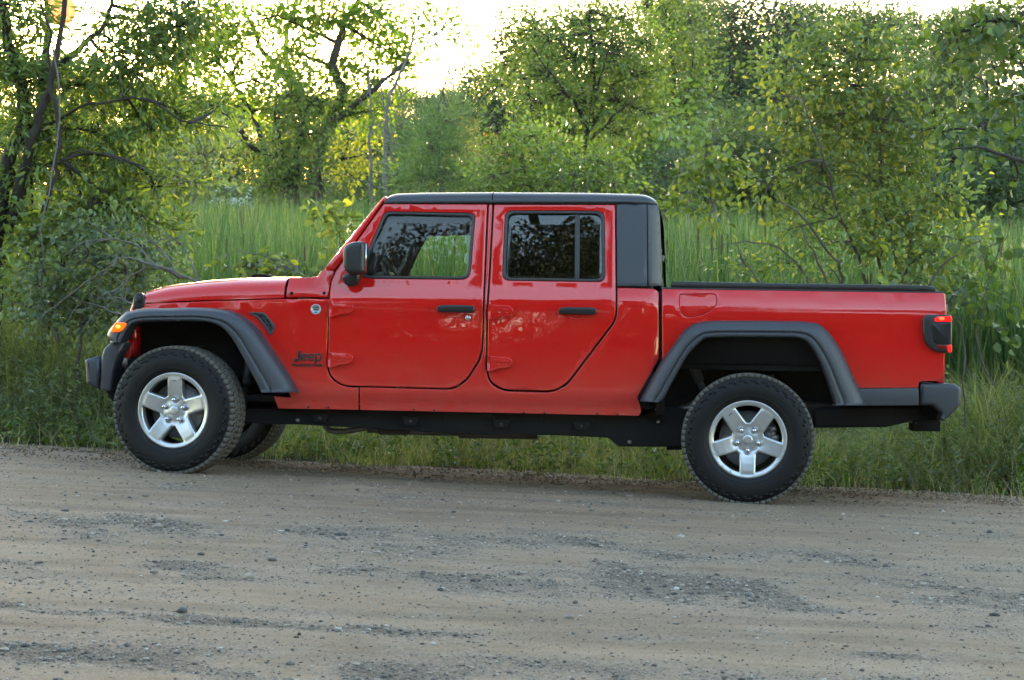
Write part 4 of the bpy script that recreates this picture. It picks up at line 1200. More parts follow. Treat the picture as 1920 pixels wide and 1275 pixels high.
for side in (0, 1):
    emit('control_arm', *tube_geo([t3(1250, 835, .35), t3(1402, 830, .35)], .03, 8), M['black'], truck, side)
    emit('control_arm', *tube_geo([t3(430, 785, .4), t3(560, 785, .4)], .03, 8), M['black'], truck, side)
    emit('shock_absorber', *join([tube_geo([t3(1292, 668, .33), t3(1312, 715, .35)], .032, 10), tube_geo([t3(1312, 715, .35), t3(1332, 762, .37)], .02, 10)]), M['strut'], truck, side)
    emit('shock_absorber', *join([tube_geo([t3(472, 640, .40), t3(462, 720, .40)], .03, 10), tube_geo([t3(462, 720, .40), t3(456, 780, .40)], .018, 10)]), M['strut'], truck, side)
    hel = np.linspace(0, 1, 90); ang = hel * 2 * math.pi * 6
    for (cx_, cz0, cz1) in ((XW_R + .10, ZW_R + .05, ZW_R + .38), (XW_F + .05, ZW_F + .04, ZW_F + .40)):
        emit('coil_spring', *tube_geo(np.stack([cx_ + .06 * np.cos(ang), .44 + .06 * np.sin(ang), cz0 + (cz1 - cz0) * hel], -1), .009, 6), M['strut'], truck, side)
zf = .56
V, F = join([box_geo(T(470, 760, .3)[0], T(1236, 760, .3)[0], .165, TW - .165, zf, zf + .04), box_geo(T(690, 760, .5)[0], T(1050, 790, .5)[0], .5, TW - .5, .40, .50), box_geo(T(270, 700, .5)[0], T(520, 700, .5)[0], .42, TW - .42, .60, 1.05), box_geo(T(560, 700, .3)[0], T(600, 700, .3)[0], .17, TW - .17, .56, 1.22)])
emit('floor_pan', V, F, M['black'], truck, 0, False)
# inner trim: window frames, posts, pillar covers
for side in (0, 1):
    V, F = panel_geo(FD, lambda X, Z: cab(X, Z) + .030, holes=[grow(FW, -2)], inset=.004, r=.002, depth=.012, grid=None); V2, F2 = panel_geo(RD, lambda X, Z: cab(X, Z) + .030, holes=[grow(RW, -2)], inset=.004, r=.002, depth=.012, grid=None)
    for v_, f_ in ((V, F), (V2, F2)): emit('inner_door_frame', v_, f_, M['interior'], truck, side)
    V, F = panel_geo([(900, 384), (932, 384), (932, 740), (900, 740)], lambda X, Z: cab(X, Z) + .048, inset=0, r=.002, depth=.06, grid=None); V2, F2 = panel_geo([(1138, 384), (1225, 384), (1225, 760), (1138, 760)], lambda X, Z: cab(X, Z) + .048, inset=0, r=.002, depth=.03, grid=None)
    V3, F3 = panel_geo([(620, 506), (717, 376), (728, 384), (640, 512), (640, 560), (612, 560)], lambda X, Z: cab(X, Z) + .078, inset=0, r=.002, depth=.03, grid=None)
    for v_, f_ in ((V, F), (V2, F2), (V3, F3)): emit('post_trim', v_, f_, M['interior'], truck, side)
# inside of the doors, headlining, bulkhead
for side in (0, 1):
    V, F = panel_geo([(640, 720), (640, 540), (690, 527.5), (1150, 531), (1150, 720)], lambda X, Z: np.full(np.shape(X), .15), inset=0, r=.004, depth=.03, grid=None); emit('door_trim', V, F, M['interior'], truck, side)
zr_ = T(900, 384, .25)[1]
V, F = join([box_geo(T(726, 384, .3)[0], T(1225, 384, .3)[0], .225, TW - .225, zr_ - .005, zr_ + .012), box_geo(T(1150, 400, .3)[0], T(1215, 400, .3)[0], .20, .24, 1.28, zr_), box_geo(T(1150, 400, .3)[0], T(1215, 400, .3)[0], TW - .24, TW - .20, 1.28, zr_)])
emit('headlining', V, F, M['interior'], truck, 0, False)
# roll bars along the roof sides and across
g = []
for y in (.30, TW - .30):
    g.append(tube_geo(smooth_path([(T(690, 480, .3)[0], y - (.06 if y < 1 else -.06), 1.36), (T(735, 410, .3)[0], y, 1.66), (T(760, 396, .3)[0], y, 1.72), (T(915, 396, .3)[0], y, 1.73), (T(1190, 396, .3)[0], y, 1.73)], 6), .042, 10))
    g.append(tube_geo([(T(925, 400, .3)[0], y, 1.73), (T(930, 530, .3)[0], y - (.05 if y < 1 else -.05), 1.2)], .045, 10))
    g.append(tube_geo([(T(1190, 400, .3)[0], y, 1.73), (T(1195, 530, .3)[0], y - (.05 if y < 1 else -.05), 1.2)], .045, 10))
g.append(tube_geo([(T(925, 400, .3)[0], .3, 1.73), (T(925, 400, .3)[0], TW - .3, 1.73)], .055, 10))
g.append(tube_geo([(T(735, 410, .3)[0], .3, 1.70), (T(735, 410, .3)[0], TW - .3, 1.70)], .05, 10))
V, F = join(g); emit('roll_bar', V, F, M['interior'], truck)
# dashboard, wheel, mirror, seats
xd = T(640, 520, .4)[0]
V, F = slab_geo([(xd - .12, 1.30), (xd + .02, 1.335), (xd + .13, 1.32), (xd + .16, 1.24), (xd + .10, .95), (xd - .12, .95)], .19, TW - .19, .02); emit('dashboard', V, F, M['interior'], truck)
sw = []
th = np.linspace(0, 2 * math.pi, 33)
cx, cz = T(733, 500, .55)
ring = np.stack([0 * th, .185 * np.cos(th), .185 * np.sin(th)], -1)
til = R(24); ring = np.stack([cx - ring[:, 2] * math.sin(til), .56 + ring[:, 1], cz - .05 + ring[:, 2] * math.cos(til)], -1)
sw.append(tube_geo(ring, .017, 10, False)); sw.append(tube_geo([(cx - .25, .56, cz - .12), (cx, .56, cz - .05)], .035, 10)); sw.append(tube_geo([(cx, .38, cz - .05), (cx, .74, cz - .05)], .016, 8))
V, F = join(sw); emit('steering_wheel', V, F, M['interior'], truck)
xm, zm = T(716, 428, .8)
V, F = join([box_geo(xm, xm + .03, TW / 2 - .13, TW / 2 + .13, 1.62, 1.69), tube_geo([(xm + .01, TW / 2, 1.66), (xm - .03, TW / 2, 1.75)], .012, 8)]); rounded(emit('rear_view_mirror', V, F, M['interior'], truck, 0, False), .01)
def seat(x, y, head=True):
    g = [slab_geo([(x - .30, .72), (x + .20, .68), (x + .24, .84), (x - .28, .88)], y - .24, y + .24, .05), slab_geo([(x + .14, .80), (x + .28, .80), (x + .46, 1.36), (x + .34, 1.38)], y - .23, y + .23, .05)]
    g.append(slab_geo([(x + .38, 1.40), (x + .47, 1.39), (x + .50, 1.55), (x + .42, 1.57)], y - .12, y + .12, .035))
    for s in (-.05, .05): g.append(tube_geo([(x + .40, y + s, 1.34), (x + .43, y + s, 1.44)], .007, 6))
    V, F = join(g); emit('seat', V, F, M['interior'], truck)
xs_ = T(875, 600, .5)[0]
for y in (.56, TW - .56): seat(xs_, y)
xs_ = T(1090, 600, .5)[0]
for y in (.50, TW - .50): seat(xs_, y)
# ------------------------------------------------------------------ plants: shaping helpers
def unit(v): return v / (np.linalg.norm(v, axis=-1, keepdims=True) + 1e-9)
def leaf_cloud(C, D, L, Wd, droop=.2, up=.5, fine=True, fold=.25, rng=RNG):
    """C (n,3) leaf bases, D (n,3) outward directions -> vertices, faces."""
    n = len(C)
    d = unit(D + rng.normal(0, .55, (n, 3)) + np.array([0, 0, -droop]))
    nr = unit(rng.normal(0, 1, (n, 3)) * (1 - up) + np.array([0, 0, up]) + 1e-3)
    sd = unit(np.cross(d, nr)); nr = np.cross(sd, d)
    l = (L * rng.uniform(.65, 1.25, n))[:, None]; w = (Wd * rng.uniform(.7, 1.2, n))[:, None]
    f = fold * w
    if fine:
        base = C; tip = C + d * l - nr * l * .12
        a = C + d * l * .28; b = C + d * l * .66
        V = np.stack([base, a + sd * w * .46 + nr * f, b + sd * w * .40 + nr * f * .6, tip, b - sd * w * .40 + nr * f * .6, a - sd * w * .46 + nr * f], 1)
        i = (np.arange(n) * 6)[:, None]
        F = np.concatenate([i + np.array([0, 1, 2, 3]), i + np.array([0, 3, 4, 5])])
    else:
        m = C + d * l * .45
        V = np.stack([C, m + sd * w * .5 + nr * f, C + d * l, m - sd * w * .5 + nr * f], 1)
        i = (np.arange(n) * 4)[:, None]
        F = np.concatenate([i + np.array([0, 1, 2]), i + np.array([0, 2, 3])])
    return V.reshape(-1, 3), F
def wiggle(P, amp, k=5, rng=RNG):
    P = smooth_path(P, k); n = len(P)
    nz = np.cumsum(rng.normal(0, 1, (n, 3)), 0); nz -= np.linspace(0, 1, n)[:, None] * nz[-1]
    return P + nz * amp
def curve_to(a, b, sag, rng):
    m = (a + b) / 2 + rng.normal(0, 1, 3) * np.linalg.norm(b - a) * .10 + np.array([0, 0, sag * np.linalg.norm(b - a)])
    t = np.linspace(0, 1, 5)[:, None]
    return (1 - t) ** 2 * a + 2 * t * (1 - t) * m + t * t * b

def make_tree(name, limbs, clumps, leaf, bark, lm, seed, density=1.0, leaf_n=9, rc=.22, L=.09, Wd=.05, droop=.2, up=.5, fine=False, twig=.006, anchor_gap=.45, base=None, twigs=True, shell=.45, branch_r=.03, seg=7):
    """limbs: [(points (n,3), r0, r1)]; clumps: [(centre (3,), radii (3,))] in metres.  Returns the Empty at the foot."""
    rng = np.random.default_rng(seed)
    if base is None: base = np.array(limbs[0][0][0])
    geo = []; nodes = []
    for P, r0, r1 in limbs:
        Q = wiggle(P, .012 * np.linalg.norm(np.array(P[-1]) - np.array(P[0])) ** .5, 5, rng)
        rad = np.linspace(1, 0, len(Q)) ** .8 * (r0 - r1) + r1
        geo.append(tube_geo(Q, rad * rng.uniform(.92, 1.08, len(Q)), seg)); nodes.append(Q[len(Q) // 4:])
    nodes = np.concatenate(nodes)
    LV = []; LD = []
    for c, r in clumps:
        c = np.array(c, float); r = np.array(r, float)
        na = max(5, int(density * 4.0 * math.pi * r[0] * r[2] / (leaf_n * .55 * L * Wd)))
        u = unit(rng.normal(0, 1, (na, 3))) * (rng.uniform(0, 1, na) ** shell)[:, None]
        u *= 1 + .22 * rng.normal(0, 1, (na, 1))
        A = c + u * r
        k = np.argmin(((nodes - c) ** 2).sum(1) + rng.uniform(0, .3, len(nodes)))
        start = nodes[k]
        br = curve_to(start, c, .08, rng)
        geo.append(tube_geo(br, np.linspace(branch_r, branch_r * .35, len(br)), 5, False))
        loc = np.concatenate([br[1:], nodes[np.argsort(((nodes - c) ** 2).sum(1))[:6]]])
        if twigs:
            for a in A[:: max(1, na // 28)]:
                s = loc[np.argmin(((loc - a) ** 2).sum(1))]
                if np.linalg.norm(a - s) < .05: continue
                tw = curve_to(s, a, .05, rng)[::2]
                geo.append(tube_geo(tw, np.linspace(twig, twig * .45, len(tw)), 4, False))
        B = np.repeat(A, leaf_n, 0)
        # a spray: leaves follow short shoots that run outward from the anchor
        sh = np.repeat(unit(u + rng.normal(0, .7, u.shape)), leaf_n, 0)
        q = rng.uniform(0, 1, (len(B), 1))
        off = sh * (q * rc * 1.5) + rng.normal(0, rc * .42, B.shape) * np.array([1, 1, .55])
        LV.append(B + off); LD.append(unit(off) + sh * .5)
    e = empty(name, None, tuple(base))
    V, F = join(geo); link('trunk', mesh_np('trunk', V - base, F, True), bark, e)
    if LV:
        C = np.concatenate(LV); D = np.concatenate(LD)
        V, F = leaf_cloud(C - base, D, L, Wd, droop, up, fine, rng=rng)
        link(leaf, mesh_np(leaf, V, F), lm, e)
    return e
def limb(pts, r0, r1, depth, dz=None):
    P = [W(p[0], p[1], depth + (dz[i] if dz else 0)) for i, p in enumerate(pts)]
    return (np.array(P), r0 * .55, r1 * .55)
def clump(px, py, rx, ry, depth, dd=0, rd=None):
    d = depth + dd; s = d / FPX
    return (W(px, py, d), (rx * s, (rd if rd else .5 * (rx + ry)) * s, ry * s))
def copy_thing(root, loc, rz, scale, label=None, group=None):
    r = root.copy(); COL.objects.link(r); r.location = loc; r.rotation_euler = (0, 0, rz); r.scale = scale
    if label: r['label'] = label
    if group: r['group'] = group
    for ch in root.children:
        c = ch.copy(); COL.objects.link(c); c.parent = r
    return r
def gz(x, y): return float(ground_z(np.array([x]), np.array([y]))[0])

B_dark = bark_mat('dark_bark', (0.012, 0.010, 0.008), (0.042, 0.035, 0.029))
B_grey = bark_mat('weathered_grey_wood', (0.065, 0.06, 0.055), (0.17, 0.158, 0.142))
B_mid = bark_mat('brown_grey_bark', (0.045, 0.038, 0.030), (0.12, 0.105, 0.090))
LM = {
 'ash': leaf_mat('boxelder_leaf', [(0, (0.065, 0.113, 0.028)), (.55, (0.108, 0.172, 0.044)), (.88, (0.166, 0.223, 0.047)), (1, (0.240, 0.253, 0.062))], .40),
 'bright': leaf_mat('backlit_maple_leaf', [(0, (.095, .170, .018)), (.6, (.150, .245, .026)), (1, (.24, .31, .035))], .64),
 'gold': leaf_mat('golden_leaf', [(0, (0.168, 0.213, 0.027)), (.6, (0.276, 0.300, 0.034)), (1, (0.360, 0.338, 0.041))], .55),
 'mid': leaf_mat('summer_leaf', [(0, (0.064, 0.107, 0.021)), (.6, (0.102, 0.158, 0.028)), (1, (0.162, 0.215, 0.036))], .38),
 'pale': leaf_mat('pale_green_leaf', [(0, (0.093, 0.148, 0.025)), (.6, (0.144, 0.209, 0.040)), (1, (0.219, 0.266, 0.051))], .38),
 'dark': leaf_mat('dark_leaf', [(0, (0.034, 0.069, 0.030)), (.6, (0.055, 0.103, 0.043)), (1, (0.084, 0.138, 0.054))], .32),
 'buck': leaf_mat('buckthorn_leaf', [(0, (0.086, 0.129, 0.047)), (.55, (0.137, 0.190, 0.062)), (.88, (0.202, 0.252, 0.058)), (.97, (0.360, 0.340, 0.051)), (1, (0.360, 0.340, 0.051))], .42),
 'grey': leaf_mat('dull_thicket_leaf', [(0, (0.083, 0.122, 0.064)), (.6, (0.133, 0.180, 0.095)), (1, (0.210, 0.266, 0.110))], .36),
 'rust': leaf_mat('dead_brown_leaf', [(0, (0.168, 0.125, 0.041)), (.6, (0.264, 0.175, 0.068)), (1, (0.312, 0.250, 0.081))], .4),
 'grape': leaf_mat('broad_vine_leaf', [(0, (.055, .092, .028)), (.6, (.090, .135, .038)), (1, (.16, .20, .045))], .45),
 'dim_reflect': leaf_mat('reflection_dimmed_leaf', [(0, (.010, .018, .009)), (.6, (.018, .030, .014)), (1, (.03, .045, .02))], .12),  # leaf colour darkened so its reflections in the truck paint stay dim
 'needle': leaf_mat('larch_needle', [(0, (0.078, 0.138, 0.054)), (.6, (0.114, 0.188, 0.074)), (1, (0.156, 0.225, 0.088))], .4),
 'far': leaf_mat('distant_leaf', [(0, (0.070, 0.100, 0.033)), (.6, (0.102, 0.138, 0.043)), (1, (0.150, 0.184, 0.051))], .38),
}
# ------------------------------------------------------------------ trees and shrubs of the place
def px_tree(name, label, cat, depth, limbs, clumps, seed, bark, lm, group=None, **kw):
    Ls = [limb(p, r0, r1, depth, dz[0] if dz else None) for p, r0, r1, *dz in limbs]
    b = Ls[0][0][0]; foot = np.array([b[0], b[1], gz(b[0], b[1]) - .05])
    P, r0, r1 = Ls[0]
    if b[2] > foot[2]: Ls[0] = (np.concatenate([[foot], P]), r0, r1)
    rng = np.random.default_rng(seed + 500)
    cl = [clump(c[0], c[1], c[2], c[3], depth, (c[4] if len(c) > 4 else rng.uniform(-.6, .6) * .5 * (c[2] + c[3]) / FPX * depth)) for c in clumps]
    e = make_tree(name, Ls, cl, 'crown', bark, lm, seed, base=Ls[0][0][0], **kw)
    return tag(e, label, cat, group)

# big boxelder at the left edge
px_tree('boxelder_tree', 'dark multi-stemmed tree with drooping leaflets at the left edge, low sun behind it', 'tree', 17.0,
  [([(-6, 640), (2, 470), (22, 330), (38, 220), (18, 90), (-10, -60)], .16, .06),
   ([(14, 440), (48, 280), (84, 150), (80, -60)], .10, .03, (0, .3, .5, .6)),
   ([(20, 420), (62, 310), (82, 220), (108, 120), (128, -40)], .09, .03, (0, -.2, -.3, -.4, -.4)),
   ([(78, 520), (84, 420), (104, 320), (108, 220), (98, 110), (76, 0)], .045, .015, (-.4, -.4, -.5, -.5, -.5, -.5)),
   ([(100, 130), (150, 90), (185, 50), (218, -20)], .05, .02),
   ([(60, 240), (150, 195), (250, 190), (330, 215), (430, 240)], .022, .008, (0, -.3, -.4, -.5, -.5)),
   ([(80, 220), (140, 150), (230, 100), (330, 60)], .022, .008, (0, .3, .4, .5)),
   ([(30, 330), (130, 300), (220, 310), (300, 330)], .017, .006, (0, -.5, -.7, -.8))],
  [(20, 80, 56, 55), (225, 95, 40, 34), (290, 25, 60, 34), (212, 35, 30, 34), (75, 45, 22, 30), (330, 50, 70, 40), (60, 150, 80, 45), (150, 160, 80, 38), (250, 135, 85, 42), (310, 105, 50, 40), (60, 240, 80, 40), (170, 245, 80, 38), (270, 235, 70, 34), (340, 215, 60, 30), (405, 200, 38, 26), (130, 310, 90, 34), (40, 330, 60, 40), (230, 300, 70, 30), (290, 350, 60, 25), (60, 400, 60, 36), (160, 380, 80, 30), (240, 395, 60, 20), (25, 10, 50, 26), (360, 8, 50, 18)],
  101, B_dark, LM['ash'], density=1.1, leaf_n=14, rc=.16, shell=.6, L=.085, Wd=.026, droop=.75, up=.35, fine=True, anchor_gap=.34, twig=.005, branch_r=.018)

px_tree('leaning_tree', 'short dark leaning trunk with a few leaves in the left thicket', 'tree', 16.6,
  [([(60, 640), (78, 560), (100, 490), (150, 430), (175, 370)], .085, .03), ([(78, 560), (70, 480), (60, 420)], .04, .012)],
  [(150, 420, 60, 36), (90, 450, 60, 40), (190, 380, 50, 26)], 102, B_dark, LM['buck'], density=.7, leaf_n=9, rc=.16, L=.075, Wd=.05, fine=True, anchor_gap=.30, branch_r=.012)

# thicket on the left with its fallen grey branches
px_tree('thicket_shrub', 'dense dull-green shrub with small round leaves left of the truck bonnet', 'shrub', 16.0,
  [([(150, 640), (160, 560), (190, 480)], .03, .01), ([(200, 640), (230, 560), (270, 490)], .03, .01), ([(110, 640), (100, 560), (80, 500)], .03, .01), ([(260, 640), (300, 580), (330, 540)], .025, .01)],
  [(170, 480, 80, 44), (100, 530, 70, 50), (240, 510, 80, 40), (160, 560, 90, 44), (260, 560, 70, 34), (310, 500, 40, 26), (60, 580, 60, 40), (200, 440, 60, 28), (270, 460, 50, 24), (190, 600, 70, 30)],
  103, B_mid, LM['grey'], density=.7, leaf_n=14, rc=.14, L=.050, Wd=.037, fine=True, anchor_gap=.27, branch_r=.010, twig=.004)
px_tree('yellow_shrub', 'yellow-green leafy sprays hanging under the dark tree on the left', 'shrub', 16.8,
  [([(20, 640), (40, 520), (120, 420), (220, 400)], .02, .006), ([(60, 640), (150, 470), (260, 410), (330, 430)], .02, .006)],
  [(190, 410, 80, 20), (280, 425, 60, 18), (30, 560, 40, 60), (60, 480, 50, 40), (330, 440, 30, 14), (250, 375, 60, 18)], 104, B_mid, LM['pale'], density=.8, leaf_n=9, rc=.14, L=.085, Wd=.036, droop=.5, fine=True, anchor_gap=.28, branch_r=.008, twig=.004)

def branch_thing(label, paths, depth, seed, r=.0085):
    rng = np.random.default_rng(seed); g = []
    for P, f in paths:
        Q = np.array([W(a, b, depth + rng.uniform(-.15, .15)) for a, b in P])
        Q = wiggle(Q, .006, 5, rng)
        g.append(tube_geo(Q, np.linspace(r * f, r * f * .3, len(Q)), 6))
        for _ in range(int(3 * f) + 1):                      # side spurs
            i = rng.integers(2, len(Q) - 2); d = unit(Q[i + 1] - Q[i] + rng.normal(0, .05, 3)); e = Q[i] + (d * .5 + rng.normal(0, .5, 3) * np.array([1, .4, 1])) * rng.uniform(.15, .4)
            g.append(tube_geo(curve_to(Q[i], e, .05, rng), np.linspace(r * f * .5, r * f * .15, 5), 5))
    V, F = join(g); c = V.mean(0)
    o = link('fallen_branch', mesh_np('fallen_branch', V - c, F, True), B_grey); o.location = c
    return tag(o, label, 'branch', 'fallen grey branches in the left thicket')
branch_thing('grey arching branch, uppermost of those above the truck bonnet', [([(372, 530), (340, 515), (300, 500), (262, 462), (215, 446), (165, 452), (120, 480)], 1.3), ([(330, 512), (318, 485), (280, 452), (240, 442)], .9)], 15.4, 1)
branch_thing('pale forked branch running down to the left in the thicket', [([(360, 525), (300, 500), (232, 484), (205, 500), (160, 530), (105, 570), (70, 600)], 1.1), ([(275, 500), (235, 530), (190, 560), (150, 590)], .8), ([(205, 500), (215, 488), (232, 484)], .6)], 15.2, 2)
branch_thing('thin grey branch arching over the front end of the bonnet', [([(372, 525), (362, 490), (340, 460), (318, 448), (285, 455)], 1.0), ([(321, 460), (312, 435), (298, 418)], .6)], 15.6, 3)
branch_thing('low grey branch behind the bonnet latch', [([(245, 580), (230, 590), (190, 575), (130, 555)], 1.1), ([(228, 590), (225, 565), (200, 568)], .7), ([(245, 565), (215, 558), (165, 556)], .8)], 15.0, 4)
branch_thing('grey vertical vine stem hanging beside the dark tree', [([(100, 90), (112, 200), (100, 330), (80, 420), (76, 480), (78, 560), (85, 640)], 1.3), ([(78, 560), (60, 575), (35, 585)], .7), ([(82, 530), (88, 545), (78, 555)], .5)], 15.8, 5, .006)
branch_thing('grey fallen limb over the leafy sprig beyond the bonnet', [([(550, 515), (530, 497), (490, 483), (443, 472)], 1.2), ([(562, 512), (548, 487), (520, 480), (495, 483)], .8), ([(578, 512), (560, 490), (540, 480)], .6)], 17.5, 6)

px_tree('sprig_shrub', 'low sprig of round yellow-green leaves just beyond the bonnet', 'shrub', 17.6,
  [([(480, 600), (490, 540), (470, 500)], .012, .004), ([(500, 600), (530, 540), (560, 510)], .012, .004)],
  [(430, 500, 30, 14), (470, 495, 30, 14), (510, 500, 34, 14), (550, 510, 30, 12), (590, 517, 20, 8)], 105, B_mid, LM['buck'], density=.8, leaf_n=6, rc=.10, L=.075, Wd=.062, fine=True, anchor_gap=.22, branch_r=.006, twig=.004)
px_tree('slender_sapling', 'slender sapling with few round leaves beside the windscreen pillar', 'sapling', 17.2,
  [([(640, 640), (640, 500), (630, 430), (618, 390)], .012, .004)],
  [(612, 392, 12, 7), (640, 420, 16, 8), (632, 448, 14, 8), (650, 430, 10, 6), (605, 405, 10, 6), (625, 470, 12, 7)], 106, B_mid, LM['buck'], density=.8, leaf_n=4, rc=.09, L=.085, Wd=.066, fine=True, anchor_gap=.20, branch_r=.005, twig=.003)

# tall spreading tree beyond the cattails, left of centre
px_tree('spreading_maple', 'tall spreading bright green tree with dark crooked limbs beyond the cattails', 'tree', 46.0,
  [([(597, 385), (600, 310), (613, 250), (642, 185), (632, 130), (652, 60), (690, -30)], .34, .09),
   ([(548, 385), (556, 300), (566, 240), (560, 175), (525, 140), (485, 90), (455, 10)], .26, .06, (0, .3, .6, .8, 1, 1, 1)),
   ([(540, 380), (505, 305), (470, 272), (432, 225), (370, 180)], .17, .05, (0, -.5, -1, -1.4, -1.8)),
   ([(604, 262), (650, 205), (700, 165), (760, 120)], .17, .04, (0, -.4, -.8, -1)),
   ([(560, 180), (540, 110), (545, 40), (560, -30)], .15, .04, (.6, 1.4, 1.8, 2)),
   ([(505, 305), (480, 230), (440, 160), (400, 100)], .12, .03, (-.4, 0, .2, .4))],
  [(430, 50, 66, 34), (395, 110, 60, 30), (520, 30, 70, 32), (545, 95, 64, 28), (600, 35, 50, 28), (660, 45, 60, 36), (700, 20, 60, 24), (725, 95, 58, 26), (770, 120, 34, 18), (700, 150, 50, 20), (470, 150, 60, 26), (420, 190, 50, 24), (500, 205, 50, 22), (560, 150, 46, 20), (640, 110, 40, 24), (365, 75, 44, 30), (350, 140, 40, 24), (650, 195, 50, 22), (690, 210, 40, 22), (590, 185, 30, 18), (460, 100, 40, 20), (740, 55, 30, 18)],
  110, B_dark, LM['bright'], density=1.25, leaf_n=22, rc=.30, shell=.6, L=.13, Wd=.085, droop=.25, up=.6, anchor_gap=.80, twig=.014, branch_r=.05)
px_tree('golden_understory', 'low yellow-leaved tree glowing under the spreading bright tree', 'tree', 50.0,
  [([(500, 385), (490, 330), (470, 280)], .10, .03), ([(500, 385), (540, 320), (640, 300)], .08, .03)],
  [(465, 275, 46, 26), (500, 312, 34, 20), (475, 300, 24, 14), (645, 295, 30, 24), (650, 325, 22, 18), (655, 250, 40, 22), (510, 265, 34, 22), (700, 285, 26, 20)], 111, B_dark, LM['gold'], density=.9, leaf_n=14, rc=.40, L=.12, Wd=.078, anchor_gap=.75, twig=.012, branch_r=.03)
px_tree('vine_covered_tree', 'dense blue-green vine-covered stump tree in front of the spreading tree', 'tree', 43.0,
  [([(558, 385), (560, 300), (575, 200)], .20, .06), ([(555, 385), (530, 280), (515, 210)], .12, .05), ([(600, 385), (600, 330)], .12, .05)],
  [(545, 180, 40, 30), (590, 190, 36, 34), (555, 235, 44, 36), (520, 290, 34, 44), (585, 250, 26, 30), (585, 322, 22, 26), (550, 320, 36, 34), (510, 345, 28, 26), (495, 350, 18, 22)], 112, B_dark, LM['mid'], density=1.1, leaf_n=14, rc=.34, L=.105, Wd=.07, anchor_gap=.62, twig=.010, branch_r=.03)

# dead standing stems
px_tree('dead_snag', 'thin pale bare snag, leftmost of the dead stems left of the roof', 'dead tree', 41.0,
  [([(698, 400), (697, 330), (692, 250), (686, 170), (676, 66)], .085, .015), ([(697, 300), (680, 285), (655, 275)], .02, .006), ([(690, 240), (720, 225), (750, 215)], .02, .005), ([(688, 200), (672, 180), (660, 160)], .016, .005), ([(697, 340), (660, 335), (640, 345)], .018, .006), ([(697, 320), (730, 330), (760, 320)], .018, .006), ([(688, 180), (705, 150), (730, 130)], .014, .005)],
  [], 120, B_grey, LM['mid'], twigs=False)
px_tree('forked_snag', 'half-dead forked grey tree with leaves only at its tip, left of the roof', 'dead tree', 40.0,
  [([(733, 400), (731, 320), (742, 250), (752, 190), (764, 130), (778, 60), (790, 20)], .10, .02), ([(736, 300), (725, 240), (715, 180), (712, 150)], .05, .015), ([(752, 185), (742, 150), (725, 145), (700, 150)], .04, .01), ([(757, 180), (790, 155), (830, 130), (880, 113)], .04, .008), ([(748, 235), (775, 215), (795, 205)], .03, .008), ([(732, 300), (710, 310), (690, 300), (660, 280)], .02, .006), ([(735, 330), (760, 310), (785, 305)], .02, .006), ([(733, 360), (700, 350), (660, 365)], .022, .006), ([(733, 370), (770, 350), (790, 340)], .022, .006), ([(775, 75), (800, 70), (820, 65)], .03, .01), ([(745, 280), (720, 265), (712, 290)], .016, .005)],
  [(806, 32, 34, 20), (840, 48, 24, 16), (795, 62, 26, 14), (775, 25, 16, 12), (855, 62, 14, 8)], 121, B_grey, LM['bright'], density=.75, leaf_n=12, rc=.34, L=.12, Wd=.08, anchor_gap=.7, twig=.009, branch_r=.02)
px_tree('feathery_larch', 'feathery green larch with bare upper stem, between the snags and the roof', 'tree', 38.0,
  [([(818, 400), (820, 320), (824, 250), (832, 180), (842, 110), (855, 60)], .08, .010)],
  [(822, 330, 44, 30), (815, 280, 40, 28), (835, 230, 32, 24), (800, 250, 26, 22), (850, 280, 30, 26), (790, 330, 26, 24), (860, 335, 30, 22), (835, 195, 18, 16)], 122, B_mid, LM['needle'], density=1.4, leaf_n=26, rc=.36, L=.16, Wd=.018, droop=-.5, up=.2, anchor_gap=.62, twig=.012, branch_r=.02)

# centre trees
px_tree('forked_ash', 'green tree with straight forked dark trunk standing behind the roof', 'tree', 40.0,
  [([(1108, 400), (1109, 320), (1106, 250), (1108, 200), (1104, 110), (1106, 20)], .16, .03), ([(1106, 245), (1075, 190), (1040, 150), (1000, 90)], .08, .02, (0, -.3, -.6, -.8)), ([(1110, 235), (1140, 170), (1175, 120), (1215, 65)], .08, .02, (0, .3, .5, .8)), ([(1106, 225), (1085, 150), (1060, 80)], .06, .015, (0, .6, 1)), ([(1112, 260), (1150, 215), (1200, 180)], .05, .015, (0, -.5, -.9)), ([(1102, 330), (1080, 300), (1072, 250)], .05, .015), ([(1108, 210), (1130, 130), (1150, 60)], .06, .015, (0, -.6, -1))],
  [(1080, 110, 60, 36), (1150, 95, 60, 36), (1020, 140, 54, 34), (1190, 140, 50, 36), (1095, 45, 60, 30), (1160, 35, 54, 28), (1035, 75, 50, 32), (1215, 80, 44, 34), (1070, 180, 60, 30), (1160, 190, 60, 32), (1010, 190, 46, 28), (1205, 210, 44, 30), (1060, 235, 46, 26), (1150, 250, 46, 26)],
  130, B_dark, LM['mid'], density=.85, leaf_n=14, rc=.40, L=.10, Wd=.058, droop=.3, up=.55, anchor_gap=.78, twig=.012, branch_r=.035)
px_tree('slim_ash', 'slim tree with wavy dark stem and sparse crown at the edge of the open sky', 'tree', 44.0,
  [([(1020, 400), (1005, 300), (985, 190), (965, 130), (925, 80)], .11, .02), ([(985, 190), (1000, 110), (1005, 40)], .07, .02)],
  [(965, 85, 36, 26), (1000, 45, 40, 30), (930, 75, 24, 14), (1000, 100, 40, 28), (950, 120, 30, 18), (985, 20, 26, 16), (960, 60, 24, 18), (945, 160, 34, 20), (1020, 150, 40, 26)], 131, B_dark, LM['mid'], density=.85, leaf_n=14, rc=.40, L=.10, Wd=.058, anchor_gap=.78, twig=.012, branch_r=.03)
